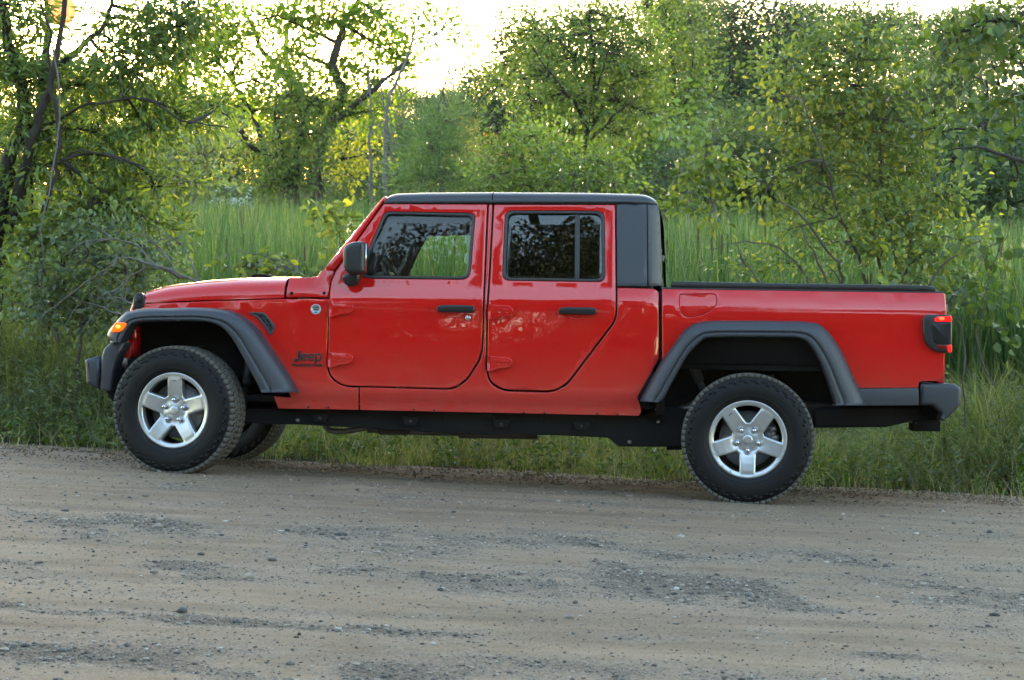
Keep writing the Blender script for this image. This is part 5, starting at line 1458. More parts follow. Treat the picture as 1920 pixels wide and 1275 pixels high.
px_tree('dark_round_tree', 'dark dull tree with rounded crown below the open sky', 'tree', 66.0,
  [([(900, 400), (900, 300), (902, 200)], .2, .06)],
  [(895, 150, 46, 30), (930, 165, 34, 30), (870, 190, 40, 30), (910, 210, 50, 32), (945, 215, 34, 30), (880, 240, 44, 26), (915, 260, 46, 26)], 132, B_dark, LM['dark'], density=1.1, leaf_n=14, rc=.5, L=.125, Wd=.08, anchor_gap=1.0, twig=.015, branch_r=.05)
for i, (lab, lm, dep, x, cl, sd) in enumerate([
  ('bright pale bush with curling twigs behind the front half of the roof', 'pale', 34.0, 990, [(955, 290, 40, 30), (1000, 300, 44, 34), (1040, 280, 36, 28), (930, 330, 40, 26), (985, 345, 44, 22), (1030, 335, 40, 26), (1000, 255, 34, 20)], 140),
  ('rust-brown dying shrub left of the roof, among green bushes', 'rust', 41.0, 885, [(878, 262, 24, 16), (895, 285, 24, 14), (870, 300, 22, 14)], 141),
  ('rounded green bush directly left of the windscreen top', 'mid', 42.0, 905, [(905, 310, 36, 26), (870, 335, 36, 24), (920, 345, 36, 20), (895, 365, 40, 16)], 142),
  ('low green bush beside the straight forked trunk', 'mid', 33.0, 1075, [(1060, 330, 34, 28), (1085, 350, 36, 20), (1150, 345, 36, 22), (1140, 310, 36, 26)], 143),
  ('pale understory tree filling the gap right of the forked trunk', 'pale', 46.0, 1195, [(1180, 280, 40, 34), (1215, 250, 40, 32), (1225, 310, 44, 30), (1180, 330, 40, 26), (1250, 280, 36, 34), (1160, 235, 36, 26)], 144),
  ('shadowy bush above the rear of the roof', 'dark', 36.0, 1245, [(1235, 340, 36, 26), (1265, 310, 34, 34), (1280, 360, 36, 28), (1210, 360, 30, 16)], 145)]):
    px_tree('understory_bush' if lm != 'rust' else 'dying_shrub', lab, 'bush', dep, [([(x, 420), (x + 4, 370), (x - 8, 300)], .06, .02), ([(x + 4, 400), (x + 30, 340), (x + 44, 290)], .04, .012)], cl, sd, B_mid, LM[lm], density=.95, leaf_n=14, rc=.30, L=.085, Wd=.056, anchor_gap=.58, twig=.010, branch_r=.025)

# taller trees behind on the right
px_tree('tall_green_tree', 'tall loose green tree rising behind the rear of the roof', 'tree', 52.0,
  [([(1262, 400), (1258, 280), (1262, 160), (1255, 40)], .18, .05), ([(1260, 250), (1290, 180), (1300, 100)], .08, .03)],
  [(1250, 40, 50, 36), (1270, 100, 50, 34), (1235, 130, 40, 30), (1285, 160, 44, 34), (1250, 190, 44, 30), (1280, 225, 44, 30), (1220, 10, 44, 26), (1290, 40, 30, 30), (1300, 270, 40, 30)], 150, B_dark, LM['mid'], density=.95, leaf_n=14, rc=.44, L=.105, Wd=.065, anchor_gap=.86, twig=.013, branch_r=.04)
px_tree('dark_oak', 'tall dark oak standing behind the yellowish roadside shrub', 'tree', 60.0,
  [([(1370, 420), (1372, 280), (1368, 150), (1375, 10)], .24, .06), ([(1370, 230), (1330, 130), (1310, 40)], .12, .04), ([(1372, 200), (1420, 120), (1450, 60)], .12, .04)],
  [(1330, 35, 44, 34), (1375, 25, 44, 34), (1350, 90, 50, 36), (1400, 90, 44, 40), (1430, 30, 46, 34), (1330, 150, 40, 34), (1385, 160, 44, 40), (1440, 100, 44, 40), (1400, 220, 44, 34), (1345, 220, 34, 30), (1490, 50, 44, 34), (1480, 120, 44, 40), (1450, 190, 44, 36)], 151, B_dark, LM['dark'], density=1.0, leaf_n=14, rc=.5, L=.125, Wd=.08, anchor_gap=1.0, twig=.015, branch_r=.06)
px_tree('bare_birch', 'leaning pale birch stem with few leaves right of the roof', 'tree', 34.0,
  [([(1290, 420), (1282, 340), (1270, 290), (1250, 230)], .04, .012), ([(1282, 340), (1300, 300), (1330, 260)], .015, .005), ([(1276, 315), (1310, 270), (1318, 200)], .02, .006), ([(1345, 420), (1330, 320), (1345, 250), (1360, 200)], .02, .006)],
  [(1320, 190, 26, 14), (1345, 260, 22, 12), (1330, 240, 30, 10), (1250, 225, 20, 12)], 152, B_grey, LM['pale'], density=.7, leaf_n=10, rc=.25, L=.13, Wd=.09, anchor_gap=.5, twig=.006, branch_r=.012)
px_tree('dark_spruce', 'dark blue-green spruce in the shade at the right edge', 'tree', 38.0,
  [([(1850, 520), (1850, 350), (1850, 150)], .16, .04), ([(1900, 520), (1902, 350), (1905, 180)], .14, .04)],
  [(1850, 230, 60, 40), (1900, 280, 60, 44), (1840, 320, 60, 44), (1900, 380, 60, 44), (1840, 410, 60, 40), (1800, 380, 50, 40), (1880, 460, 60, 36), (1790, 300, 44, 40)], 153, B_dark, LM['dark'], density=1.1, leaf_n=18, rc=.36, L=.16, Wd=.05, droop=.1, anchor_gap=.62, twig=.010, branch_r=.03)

# big buckthorn shrub behind the load bed
px_tree('buckthorn_shrub', 'large roadside shrub with yellowing round leaves and many thin stems behind the load bed', 'shrub', 17.5,
  [([(1690, 640), (1688, 540), (1664, 400), (1645, 260), (1600, 110)], .042, .010), ([(1650, 640), (1640, 540), (1606, 420), (1560, 300), (1500, 170)], .036, .008, (0, 0, -.2, -.4, -.5)), ([(1660, 640), (1655, 540), (1654, 420), (1660, 280), (1670, 120)], .036, .008, (0, .1, .3, .5, .6)), ([(1700, 640), (1705, 540), (1730, 420), (1765, 320), (1790, 230)], .034, .008, (0, 0, .2, .3, .4)), ([(1610, 640), (1590, 540), (1560, 480), (1480, 400), (1440, 350)], .028, .007, (0, -.1, -.3, -.5, -.6)), ([(1600, 640), (1560, 540), (1520, 470), (1500, 420)], .028, .007, (-.4, -.5, -.6, -.6)), ([(1500, 640), (1512, 540), (1470, 470), (1400, 450), (1330, 470)], .022, .005, (-.3, -.3, -.3, -.4, -.4)), ([(1430, 640), (1440, 540), (1400, 490), (1370, 440)], .020, .005, (-.3, -.3, -.2, -.2)), ([(1740, 640), (1745, 540), (1790, 480), (1840, 450)], .025, .006, (-.3, -.4, -.5, -.6))],
  [(1475, 115, 50, 34), (1540, 80, 60, 32), (1620, 75, 60, 34), (1690, 105, 50, 36), (1460, 180, 42, 34), (1530, 160, 60, 36), (1610, 160, 60, 40), (1690, 190, 56, 44), (1500, 240, 56, 36), (1580, 250, 60, 40), (1660, 260, 60, 40), (1730, 240, 50, 44), (1545, 320, 60, 36), (1630, 330, 60, 38), (1710, 320, 56, 40), (1470, 310, 46, 26), (1440, 345, 34, 22), (1530, 390, 56, 30), (1620, 400, 60, 32), (1700, 400, 56, 36), (1770, 370, 44, 40), (1480, 430, 46, 22), (1560, 455, 50, 22), (1660, 460, 50, 24), (1740, 470, 50, 30), (1800, 450, 40, 34), (1400, 500, 34, 16), (1480, 495, 40, 18), (1560, 505, 40, 16), (1720, 520, 50, 22), (1810, 520, 40, 26)],
  160, B_mid, LM['buck'], density=.85, leaf_n=12, rc=.16, L=.060, Wd=.038, droop=.15, up=.55, fine=True, anchor_gap=.30, twig=.004, branch_r=.012)
px_tree('yellow_sapling', 'small sapling with bright yellow-green leaves right of the cab', 'sapling', 21.0,
  [([(1326, 600), (1328, 460), (1330, 400), (1322, 300)], .022, .006), ([(1329, 400), (1360, 340), (1392, 300)], .012, .004), ([(1328, 420), (1295, 390), (1275, 385)], .010, .004)],
  [(1322, 285, 24, 18), (1305, 315, 20, 14), (1345, 300, 22, 14), (1385, 295, 18, 12), (1330, 340, 30, 16), (1375, 335, 24, 14), (1300, 360, 26, 14), (1345, 375, 34, 14), (1275, 390, 20, 12), (1320, 400, 30, 12)], 161, B_mid, leaf_mat('yellowing_leaf', [(0, (.085, .125, .03)), (.6, (.13, .175, .04)), (1, (.22, .23, .04))], .45), density=.85, leaf_n=8, rc=.17, L=.095, Wd=.062, fine=True, anchor_gap=.30, twig=.004, branch_r=.008)
# vine-hung tree reaching in at the right edge
px_tree('grapevine_tree', 'dark broad-leaved tree reaching in from the right edge in front of the spruce', 'tree', 15.0,
  [([(2040, 900), (2020, 560), (1990, 330), (1960, 120), (1950, -60)], .12, .05), ([(1990, 330), (1900, 300), (1840, 280), (1780, 282)], .035, .008, (0, -.3, -.5, -.5)), ([(1970, 200), (1890, 160), (1800, 130)], .03, .006, (0, .2, .4)), ([(1955, 60), (1860, 40), (1790, 60)], .03, .006), ([(1780, 260), (1750, 240), (1720, 250)], .01, .004)],
  [(1895, 40, 60, 36), (1840, 65, 50, 32), (1800, 110, 34, 24), (1880, 120, 50, 34), (1905, 190, 40, 34), (1830, 245, 44, 24), (1785, 250, 30, 18), (1880, 290, 44, 20), (1840, 15, 60, 22), (1770, 60, 26, 18), (1850, 180, 30, 20), (1905, 340, 30, 20)], 162, B_dark, LM['grape'], density=.62, leaf_n=6, rc=.17, L=.080, Wd=.070, droop=.45, up=.5, fine=True, anchor_gap=.30, twig=.004, branch_r=.012)
px_tree('vine_tangle', 'low tangle of broad leaves behind the tail lamp', 'shrub', 15.2,
  [([(1800, 720), (1790, 620), (1770, 560), (1720, 530)], .014, .005), ([(1860, 720), (1850, 600), (1880, 500), (1890, 440)], .014, .005)],
  [(1720, 530, 40, 14), (1790, 545, 40, 20), (1850, 560, 36, 20), (1800, 600, 26, 20), (1880, 440, 26, 10), (1840, 470, 26, 12), (1870, 620, 26, 20)], 163, B_mid, LM['grape'], density=.55, leaf_n=5, rc=.15, L=.080, Wd=.070, droop=.35, fine=True, anchor_gap=.28, twig=.004, branch_r=.008)
px_tree('grey_willow_bush', 'hazy grey-green willow bush at the far left of the cattails', 'bush', 33.0,
  [([(345, 420), (340, 340), (330, 270)], .05, .015), ([(350, 420), (380, 340), (400, 280)], .04, .012), ([(300, 420), (290, 340), (285, 280)], .04, .012)],
  [(330, 290, 50, 34), (390, 290, 44, 36), (280, 310, 40, 34), (345, 340, 50, 24), (385, 335, 30, 22), (250, 350, 40, 24), (370, 250, 36, 22)], 170, B_mid, LM['grey'], density=.7, leaf_n=14, rc=.30, L=.12, Wd=.05, anchor_gap=.56, twig=.010, branch_r=.02)

# wall of woodland on the far bank: three generic trees, then copies
def generic(name, label, h, seed, lm, bark, L=.15, Wd=.095, leaf_n=14, rc=.5):
    rng = np.random.default_rng(seed)
    tr = [(0, 0, 0), (rng.normal(0, .2), rng.normal(0, .2), h * .35), (rng.normal(0, .4), rng.normal(0, .4), h * .7), (rng.normal(0, .5), rng.normal(0, .5), h * .93)]
    limbs = [(np.array(tr, float), .011 * h, .02)]
    cl = []
    for k in range(5):
        a = rng.uniform(0, 6.28); z0 = h * rng.uniform(.25, .6); r = h * rng.uniform(.16, .30)
        limbs.append((np.array([(0, 0, z0), (r * .5 * math.cos(a), r * .5 * math.sin(a), z0 + h * .12), (r * math.cos(a), r * math.sin(a), z0 + h * .22)]), .005 * h, .012))
    for k in range(24):
        q = rng.uniform(0.14, 1); a = rng.uniform(0, 6.28); rr = h * .30 * math.sin(math.pi * min(1, q * .85 + .12)) ** .7 * rng.uniform(.3, 1)
        s = h * rng.uniform(.08, .13)
        cl.append(((rr * math.cos(a), rr * math.sin(a), h * q), (s * 1.1, s * 1.1, s * .75)))
    e = make_tree(name, limbs, cl, 'crown', bark, lm, seed, density=1.0, leaf_n=leaf_n, rc=rc, L=L, Wd=Wd, anchor_gap=1.05, twig=.018, branch_r=.05, base=np.zeros(3))
    return tag(e, label, 'tree', 'woodland trees on the far bank')
kinds = [generic('woodland_tree', '', 12.0, 201, LM['far'], B_dark), generic('woodland_tree', '', 12.0, 202, LM['mid'], B_dark), generic('woodland_tree', '', 12.0, 203, LM['dark'], B_dark)]
near_kind = generic('roadside_tree', 'tree across the road mirrored in truck windows, fourth from right', 12.0, 204, LM['dim_reflect'], B_dark, .085, .055, 40, .42)
sky_line = [(-200, 60), (0, 110), (200, 150), (300, 165), (420, 190), (640, 185), (740, 175), (820, 185), (880, 175), (940, 110), (1000, 70), (1060, 40), (1150, 25), (1250, 8), (1400, 5), (1560, 30), (1700, 36), (1760, 60), (1820, 30), (2100, 0)]
spots = [(-60, 78, 2), (60, 84, 0), (170, 76, 0), (262, 92, 2), (330, 82, 0), (425, 112, 2), (520, 96, 0), (590, 84, 2), (668, 104, 0), (740, 90, 0), (800, 78, 2), (868, 88, 0), (940, 74, 1), (1000, 80, 2), (1060, 70, 1), (1130, 82, 0), (1190, 66, 1), (1270, 78, 2), (1330, 72, 0), (1420, 84, 1), (1520, 74, 2), (1600, 64, 0), (1690, 80, 2), (1770, 60, 0), (1850, 72, 2), (1950, 66, 2), (2060, 70, 1)]
words = ['far-left corner tree of the wood', 'tree glimpsed behind the dark multi-stemmed tree', 'hazy tree behind the drooping leaflets', 'dark tree behind the grey willow bush', 'pale tree behind the grey willow bush', 'dark tree low behind the spreading bright tree', 'hazy tree behind the crooked dark limbs', 'dark tree behind the vine-covered stump', 'hazy tree left of the thin snag', 'tree behind the forked snag', 'dark tree behind the larch', 'tree below the open sky', 'green tree right of the open sky', 'dark tree behind the slim ash', 'green tree behind the bright pale bush', 'hazy tree behind the forked trunk', 'green tree behind the rear of the roof', 'dark tree right of the tall loose tree', 'tree beside the dark oak', 'green tree behind the dark oak', 'dark tree above the yellowing shrub', 'tree behind the middle of the yellowing shrub', 'dark tree behind the right part of the yellowing shrub', 'tree between shrub and spruce', 'dark tree behind the spruce', 'dark tree at the right corner of the wood', 'rightmost tree of the wood']
far_row = [(140, 98, 0, 'in the gap behind the drooping leaflets'), (225, 104, 2, 'between the drooping leaflets and the willow bush'), (300, 110, 0, 'above the willow bush'), (360, 100, 2, 'left of the white car'), (400, 118, 0, 'behind the left white car'), (470, 108, 2, 'behind the golden leaves'), (545, 116, 0, 'behind the left crooked limb'), (630, 110, 0, 'behind the main crooked trunk'), (690, 98, 2, 'right behind the thin snag'), (720, 112, 0, 'between the two snags'), (770, 104, 0, 'right of the forked snag'), (830, 112, 2, 'right behind the larch'), (860, 100, 0, 'at the foot of the open sky')]
spots += [f[:3] for f in far_row]; words += ['distant tree ' + f[3] for f in far_row]
used = [False] * 3
for (px, dep, k), wd in zip(spots, words):
    topy = np.interp(px, [p[0] for p in sky_line], [p[1] for p in sky_line])
    p = W(px, topy, dep); g0 = gz(p[0], p[1]); h = max(4.0, p[2] - g0)
    s = h / 12.0; wq = s * random.uniform(.95, 1.25)
    if not used[k]:
        o = kinds[k]; used[k] = True; o.location = (p[0], p[1], g0 - .1); o.rotation_euler = (0, 0, random.uniform(0, 6.28)); o.scale = (wq, wq, s); o['label'] = wd
    else:
        copy_thing(kinds[k], (p[0], p[1], g0 - .1), random.uniform(0, 6.28), (wq, wq, s), wd)
# lower storey of the wood
bushes = [(250, 60, 300), (360, 66, 325), (690, 64, 300), (700, 62, 280), (765, 60, 270), (850, 58, 280), (960, 54, 250), (1040, 52, 240), (1130, 54, 260), (1210, 50, 230), (1290, 46, 270), (1350, 44, 290), (1410, 48, 260), (1480, 44, 300), (1560, 46, 280), (1640, 44, 280), (1720, 42, 300), (1800, 40, 330), (1900, 42, 300), (120, 50, 300), (20, 46, 280)]
bw = ['by the willow bush', 'under the golden leaves', 'right of the vine-covered stump', 'behind the thin snag', 'behind the forked snag', 'behind the larch', 'behind the bright pale bush', 'left of the forked trunk', 'right of the forked trunk', 'behind the roof rear', 'behind the birch stem', 'behind the yellow sapling', 'below the dark oak', 'left part behind the yellowing shrub', 'centre-left behind the yellowing shrub', 'centre behind the yellowing shrub', 'right part behind the yellowing shrub', 'between shrub and spruce', 'below the spruce', 'behind the dark left tree', 'at the far left edge']
for (px, dep, topy), wd in zip(bushes, bw):
    p = W(px, topy, dep); g0 = gz(p[0], p[1]); h = max(1.5, p[2] - g0)
    s = h / 11.0; wq = max(s * 1.7, .26)
    copy_thing(kinds[random.choice([0, 1, 1])], (p[0], p[1], g0 - h * .12), random.uniform(0, 6.28), (wq, wq, s * 1.1), 'low bush ' + wd, 'low bushes along the edge of the wood')['category'] = 'bush'
# trees on the camera's side of the road: seen only as reflections in windows and paint
near_kind.location = (-3, -13, gz(-3, -13) - .1); near_kind.scale = (1.35, 1.35, 1.1); near_kind['group'] = 'trees on the near side of the road'
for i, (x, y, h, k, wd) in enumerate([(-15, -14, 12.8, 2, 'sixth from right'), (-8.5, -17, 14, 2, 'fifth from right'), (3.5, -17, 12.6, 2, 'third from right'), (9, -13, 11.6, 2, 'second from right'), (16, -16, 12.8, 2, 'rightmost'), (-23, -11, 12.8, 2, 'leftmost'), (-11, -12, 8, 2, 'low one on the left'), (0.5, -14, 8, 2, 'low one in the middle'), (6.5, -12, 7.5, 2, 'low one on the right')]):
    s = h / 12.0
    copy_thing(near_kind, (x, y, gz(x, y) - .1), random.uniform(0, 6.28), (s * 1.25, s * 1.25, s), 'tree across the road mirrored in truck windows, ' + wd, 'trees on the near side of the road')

def round_bush(name, seed):  # unseen bushes added to keep bright horizon sky out of the paint reflections
    rng = np.random.default_rng(seed); cl = []
    for k in range(30):
        a = rng.uniform(0, 6.28); rr = 2.1 * rng.uniform(0, 1) ** .5; q = rng.uniform(.08, 1)
        z = 3.6 * q * (1 - .25 * (rr / 2.1) ** 2)
        cl.append(((rr * math.cos(a), rr * math.sin(a), z), (.75, .75, .55)))
    limbs = [(np.array([(0, 0, 0), (.2 * math.cos(a), .2 * math.sin(a), 1.2), (1.1 * math.cos(a), 1.1 * math.sin(a), 3.0)]), .035, .01) for a in (0, 1.3, 2.6, 3.9, 5.2)]
    return make_tree(name, limbs, cl, 'crown', B_dark, LM['dim_reflect'], seed, density=1.0, leaf_n=30, rc=.32, L=.085, Wd=.055, twig=.008, branch_r=.015, base=np.zeros(3))
rb = tag(round_bush('sky_blocking_bush', 210), 'bush across the road mirrored in truck paint, leftmost', 'bush', 'unseen bushes added to darken the paint reflections')
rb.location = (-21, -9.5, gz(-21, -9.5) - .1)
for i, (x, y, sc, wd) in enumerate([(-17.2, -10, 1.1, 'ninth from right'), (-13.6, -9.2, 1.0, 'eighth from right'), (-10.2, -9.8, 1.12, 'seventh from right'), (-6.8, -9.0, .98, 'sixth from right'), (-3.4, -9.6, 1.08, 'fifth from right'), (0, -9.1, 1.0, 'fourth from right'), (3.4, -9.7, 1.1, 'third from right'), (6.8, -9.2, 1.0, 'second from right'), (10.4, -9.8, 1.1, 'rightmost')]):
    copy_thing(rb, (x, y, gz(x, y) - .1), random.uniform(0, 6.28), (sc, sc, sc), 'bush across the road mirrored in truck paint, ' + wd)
# ------------------------------------------------------------------ cattails, grass and weeds
def blades(x, y, z, h, w, lean, rng, segs=3):
    n = len(x)
    a = rng.uniform(0, 6.28, n); ca, sa = np.cos(a), np.sin(a)
    b = rng.uniform(0, 6.28, n); lx, ly = np.cos(b) * lean * h, np.sin(b) * lean * h
    rows = []
    for i in range(segs):
        q = i / segs; ww = w * (1 - .55 * q ** 1.5) * .5
        px = x + lx * q ** 2; py = y + ly * q ** 2; pz = z + h * (q - .10 * lean * q * q)
        rows.append(np.stack([px - ca * ww, py - sa * ww, pz], -1)); rows.append(np.stack([px + ca * ww, py + sa * ww, pz], -1))
    rows.append(np.stack([x + lx * 1.0, y + ly * 1.0, z + h * (1 - .22 * lean)], -1))
    V = np.stack(rows, 1); k = 2 * segs + 1
    i0 = (np.arange(n) * k)[:, None]
    Q = [i0 + np.array([2 * j, 2 * j + 1, 2 * j + 3, 2 * j + 2]) for j in range(segs - 1)]
    return V.reshape(-1, 3), [i0 + np.array([2 * segs - 2, 2 * segs - 1, 2 * segs]), np.concatenate(Q)]
def in_view(x, y, pad=1.5): return np.abs(x) < (y * 960 / FPX + pad)

rng = np.random.default_rng(61)
n = 240000
t = 5.2 + 36 * rng.uniform(0, 1, n) ** 1.35; s = rng.uniform(-16, 16, n)
x = _O[0] + s * AH[0] + t * NH[0]; y = _O[1] + s * AH[1] + t * NH[1]
keep = in_view(x, y) & (fbm(x * .5, y * .5, 81) > .30)
x = x[keep]; y = y[keep]; t = t[keep]
h = (2.12 + .75 * fbm(x * .25, y * .25, 82)) * rng.uniform(.62, 1.08, len(x)) * np.interp(t, [5, 9, 40], [.80, 1.0, 1.12])
V, F = blades(x, y, ground_z(x, y) - .05, h, .016 + .0007 * y, rng.uniform(.02, .22, len(x)) + .35 * (rng.uniform(0, 1, len(x)) < .10), rng)
reed_m = leaf_mat('cattail_blade', [(0, (.034, .080, .022)), (.5, (.064, .124, .040)), (.88, (.112, .175, .058)), (1, (.24, .23, .10))], .40, rough=.4)
tag(link('cattails', mesh_np('cattails', V, F), reed_m), 'dense field of green cattail blades behind the truck', 'cattails', kind='stuff')
# brown seed heads
m = rng.uniform(0, 1, len(x)) < .006
hx, hy, hz = x[m], y[m], (ground_z(x, y) - .05 + h * .88)[m]
g = [tube_geo([(a, b, c - .9), (a, b, c)], .004, 4) for a, b, c in zip(hx, hy, hz)] + [tube_geo([(a, b, c), (a, b, c + .02), (a, b, c + .15), (a, b, c + .17)], [.003, .009, .009, .002], 6) for a, b, c in zip(hx, hy, hz)]
V, F = join(g)
tag(link('cattail_heads', mesh_np('cattail_heads', V, F, True), simple('cattail_brown', (.085, .048, .022), rough=.9)), 'brown cattail seed heads among the green blades', 'cattails', kind='stuff')

# roadside grass
n = 190000
s = rng.uniform(-7, 6.5, n); t = 1.15 + 5.2 * rng.uniform(0, 1, n) ** 1.35
e = edge_t(s); x = _O[0] + s * AH[0] + t * NH[0]; y = _O[1] + s * AH[1] + t * NH[1]
tall = np.clip(np.maximum((-4.15 - s) / .6, (s - .9) / .9), 0, 1)
patch = fbm(s * 1.4, t * 1.4, 91)
tuft = fbm(s * 2.6, t * 2.6, 92); keep = (rng.uniform(0, 1, n) < np.clip((t - e + .15 + 1.9 * (tuft - .52)) / .95, 0, 1) ** 1.5) & (patch > .24) & in_view(x, y)
s, t, x, y, tall, patch, e = (v[keep] for v in (s, t, x, y, tall, patch, e))
h = (.05 + .18 * np.clip((t - e) / 1.0, 0, 1) + .20 * np.clip((t - e - .7) / 1.6, 0, 1) + tall * .46 * np.clip((t - e - .3) / 1.0, 0, 1)) * (.40 + 1.2 * patch) * rng.uniform(.4, 1.5, len(x))
V, F = blades(x, y, ground_z(x, y) - .02, h, .0055 + rng.uniform(0, .004, len(x)), rng.uniform(.15, .9, len(x)), rng)
grass_m = leaf_mat('verge_grass_blade', [(0, (.110, .130, .044)), (.42, (.180, .210, .070)), (.70, (.27, .275, .115)), (1, (.46, .39, .23))], .5)
tag(link('verge_grass', mesh_np('verge_grass', V, F), grass_m), 'tufted green grass growing along the road edge', 'grass', kind='stuff')
# weeds: leafy stems
def weeds(name, label, S, Tt, H, L, Wd, mat, seed, nl=16, stem=.003):
    rng = np.random.default_rng(seed)
    x = _O[0] + S * AH[0] + Tt * NH[0]; y = _O[1] + S * AH[1] + Tt * NH[1]; z = ground_z(x, y) - .02
    k = in_view(x, y); x, y, z, H = x[k], y[k], z[k], H[k]
    n = len(x); ln = rng.normal(0, .12, (n, 2)) * H[:, None]
    q = np.tile(np.linspace(.15, 1, nl), (n, 1)) + rng.normal(0, .02, (n, nl))
    C = np.stack([x[:, None] + ln[:, :1] * q ** 2, y[:, None] + ln[:, 1:] * q ** 2, z[:, None] + H[:, None] * q], -1).reshape(-1, 3)
    a = rng.uniform(0, 6.28, (n, nl)); D = np.stack([np.cos(a), np.sin(a), .35 + 0 * a], -1).reshape(-1, 3)
    sc = np.repeat(H / H.mean(), nl) ** .4 * (1.15 - .5 * q.ravel().clip(0, 1))
    V1, F1 = leaf_cloud(C, D, L * sc, Wd * sc, .25, .6, True, rng=rng)
    V2, F2 = blades(x, y, z, H, np.full(n, stem * 2), np.hypot(ln[:, 0], ln[:, 1]) / H, rng)
    V, F = join([(V1, [F1]), (V2, F2)])
    return tag(link(name, mesh_np(name, V, F), mat), label, 'weeds', kind='stuff')
weed_m = leaf_mat('weed_leaf', [(0, (.105, .140, .066)), (.6, (.165, .205, .098)), (1, (.24, .27, .14))], .42)
n = 1400
S = np.concatenate([rng.uniform(-7, -3.9, n // 2), rng.uniform(.8, 6.0, n // 2)]); Tt = 2.35 + 3.1 * rng.uniform(0, 1, n) ** 1.3
weeds('roadside_weeds', 'tall lance-leaved weeds standing in the grass at both sides of the truck', S, Tt, rng.uniform(.45, 1.05, n) * np.interp(Tt, [2.5, 3.4], [.55, 1]), .11, .022, weed_m, 62, 20)
n = 1500
S = rng.uniform(-7, 6, n); Tt = 2.0 + 1.9 * rng.uniform(0, 1, n) ** 1.4
weeds('low_weeds', 'low broad-leaved weeds mixed into the short grass at the road edge', S, Tt, rng.uniform(.10, .30, n), .06, .028, leaf_mat('clover_leaf', [(0, (.055, .095, .022)), (.6, (.095, .150, .030)), (1, (.20, .22, .045))], .42), 63, 9, .002)
n = 700
S = rng.uniform(-7, 6.5, n); Tt = rng.uniform(4.6, 6.2, n)
weeds('ditch_weeds', 'leafy weeds along the ditch in front of the cattails', S, Tt, rng.uniform(.5, 1.2, n), .12, .03, weed_m, 64, 22)
# dry stalks and seed stems above the grass
n = 7000
s = rng.uniform(-7, 6.5, n); t = 1.7 + 3.6 * rng.uniform(0, 1, n); x = _O[0] + s * AH[0] + t * NH[0]; y = _O[1] + s * AH[1] + t * NH[1]
keep = in_view(x, y); s, t, x, y = s[keep], t[keep], x[keep], y[keep]
V, F = blades(x, y, ground_z(x, y) - .02, rng.uniform(.15, .55, len(x)) * np.interp(t, [2, 3], [.5, 1.15]), np.full(len(x), .0045), rng.uniform(.05, 1.1, len(x)), rng)
tag(link('dry_stalks', mesh_np('dry_stalks', V, F), leaf_mat('straw', [(0, (.20, .16, .08)), (.6, (.32, .27, .15)), (1, (.44, .39, .25))], .3)), 'straw-coloured dry stalks standing in the verge grass', 'dry grass', kind='stuff')
# fallen leaves on the shoulder
n = 9000
s = rng.uniform(-6, 5.5, n); t = 1.15 + rng.normal(0, .38, n) + .55 * rng.uniform(0, 1, n); k = (t > .25) & (t < 2.3) & (fbm(s * 2, t * 2.5, 95) > .40); s, t = s[k], t[k]
x = _O[0] + s * AH[0] + t * NH[0]; y = _O[1] + s * AH[1] + t * NH[1]; z = ground_z(x, y) + road_relief(s, t) + .004
a = rng.uniform(0, 6.28, len(s)); D = np.stack([np.cos(a), np.sin(a), .12 + 0 * a], -1)
V, F = leaf_cloud(np.stack([x, y, z], -1), D, .021, .012, -.05, .85, True, .35, rng=rng)
tag(link('leaf_litter', mesh_np('leaf_litter', V, [F]), leaf_mat('brown_litter', [(0, (.08, .046, .026)), (.6, (.19, .12, .070)), (1, (.40, .31, .20))], .1, rough=.8)), 'brown fallen leaves and litter on the shoulder under the truck', 'leaf litter', kind='stuff')
# one feathery bright plant behind the hitch, and a yellow-leaved one beside it
def single(name, label, px, py, depth, h, L, Wd, mat, seed, nl, spread=.6):
    rng = np.random.default_rng(seed); b = W(px, py, depth); b[2] = gz(b[0], b[1]) - .02
    V = []; q = np.linspace(.12, 1, nl)
    stem = np.stack([.05 * q ** 2, 0 * q, h * q], -1)
    a = np.arange(nl) * 2.4; D = np.stack([np.cos(a), np.sin(a), spread + 0 * a], -1)
    V1, F1 = leaf_cloud(stem, D, L * (1.15 - .85 * q), Wd * np.ones(nl), .0, .6, True, rng=rng)
    V2, F2 = tube_geo(stem[::4], .004, 5)
    e = empty(name, None, tuple(b)); tag(e, label, 'plant')
    link('foliage', mesh_np('foliage', V1, [F1]), mat, e); link('stem', mesh_np('stem', V2, F2), mat, e)
single('horsetail_plant', 'feathery bright yellow-green plant behind the tow hitch', 1800, 880, 15.6, .62, .16, .012, LM['pale'], 71, 120, .9)
single('seedling_plant', 'small yellow-green seedling at the grass edge beside the rear wheel', 1242, 885, 14.7, .16, .09, .03, LM['pale'], 72, 12, .5)
single('broadleaf_weed', 'broad pale-leaved weed low at the right edge of the verge', 1905, 880, 14.9, .30, .12, .07, LM['pale'], 73, 16, .4)
single('dock_plant', 'leafy dock plant at the road edge in front of the front tyre', 195, 830, 15.0, .22, .16, .035, weed_m, 74, 26, .9)

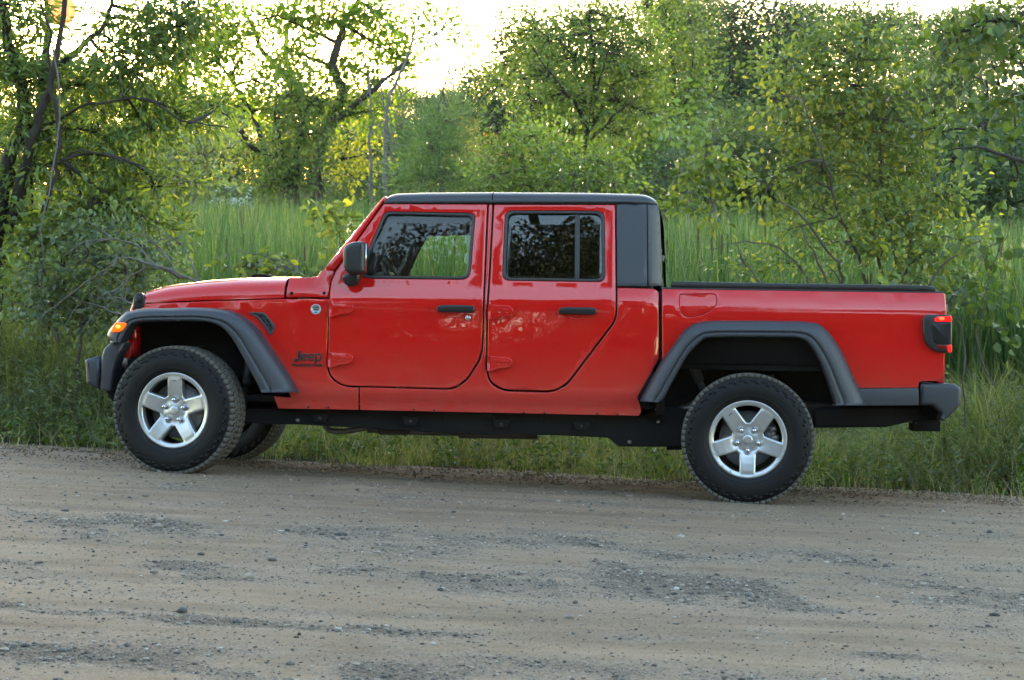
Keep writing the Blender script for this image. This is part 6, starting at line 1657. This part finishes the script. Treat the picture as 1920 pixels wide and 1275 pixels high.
# ------------------------------------------------------------------ far off: two cars parked beyond the marsh
def far_car(label, px, py, depth, rz, col):
    b = W(px, py, depth); b[2] = gz(b[0], b[1])
    e = empty('parked_car', None, tuple(b)); e.rotation_euler = (0, 0, rz); tag(e, label, 'car', 'cars parked beyond the marsh')
    P = [(-2.1, .28, .1), (-2.15, .75, .12), (-1.2, .92, .2), (-.6, 1.42, .25), (.9, 1.46, .3), (1.75, .98, .2), (2.15, .9, .1), (2.15, .3, .1)]
    V, F = slab_geo(np.array(fillet(P)), -.88, .88, .12); link('body', mesh_np('body', V, F, True), col, e)
    for y0, y1 in ((-.89, -.86), (.86, .89)):
        V, F = slab_geo(np.array(fillet([(-1.0, .95, .05), (-.52, 1.34, .05), (.82, 1.37, .05), (1.45, .97, .05)])), y0, y1, .01); link('window', mesh_np('window', V, F), M['gloss_black'], e)
    V, F = slab_geo([(-1.22, .94), (-.66, 1.38), (-.60, 1.36), (-1.14, .92)], -.70, .70, .01); link('windscreen', mesh_np('windscreen', V, F), M['gloss_black'], e)
    V, F = slab_geo([(1.70, 1.02), (.98, 1.44), (.92, 1.40), (1.62, .99)], -.70, .70, .01); link('rear_window', mesh_np('rear_window', V, F), M['gloss_black'], e)
    for x_ in (-1.35, 1.35):
        for y_ in (-.80, .80):
            V, F = lathe_geo([(.001, -.1), (.2, -.1), (.32, -.08), (.33, 0), (.32, .08), (.2, .1), (.001, .1)], 20, (x_, y_, .33)); link('wheel', mesh_np('wheel', V, F, True), M['tyre'], e)
white = simple('white_car_paint', (.75, .76, .78), rough=.25, coat=.5)
far_car('white car glimpsed beyond the cattails, left of the vine-covered stump', 446, 350, 96, R(80), white)
far_car('white car glimpsed right of the vine-covered stump', 611, 355, 90, R(75), white)

# the sun's disc itself, low between the branches
V, F = lathe_geo([(.001, 0), (10.0, 0.3), (13.5, 2.0), (10.0, 3.7), (.001, 4.0)], 32)
sun_m, nt, ns, ln, p = new_mat('setting_sun'); p.inputs['Base Color'].default_value = (0, 0, 0, 1)
p.inputs['Emission Color'].default_value = (1.0, .16, .01, 1); p.inputs['Emission Strength'].default_value = 0.32
so = link('sun', mesh_np('sun', V, F, True), sun_m); so.location = tuple(np.array([0, 0, EYE]) + np.array(sun_dir[:]) * 1900); so.rotation_euler = (0, 0, -SUN_AZ); so['kind'] = 'structure'

# ------------------------------------------------------------------ thin evening haze over the marsh
V, F = box_geo(-420, 420, -60, 420, -6, 70)
hz, nt, ns, ln, p = new_mat('evening_haze'); ns.remove(p)
pv = N(nt, 'ShaderNodeVolumePrincipled'); pv.inputs['Color'].default_value = (.92, .95, 1, 1); pv.inputs['Density'].default_value = 0.00010; pv.inputs['Anisotropy'].default_value = 0.55
ln.new(pv.outputs[0], ns['Material Output'].inputs['Volume'])
tag(link('haze', mesh_np('haze', V, F), hz), kind='stuff')
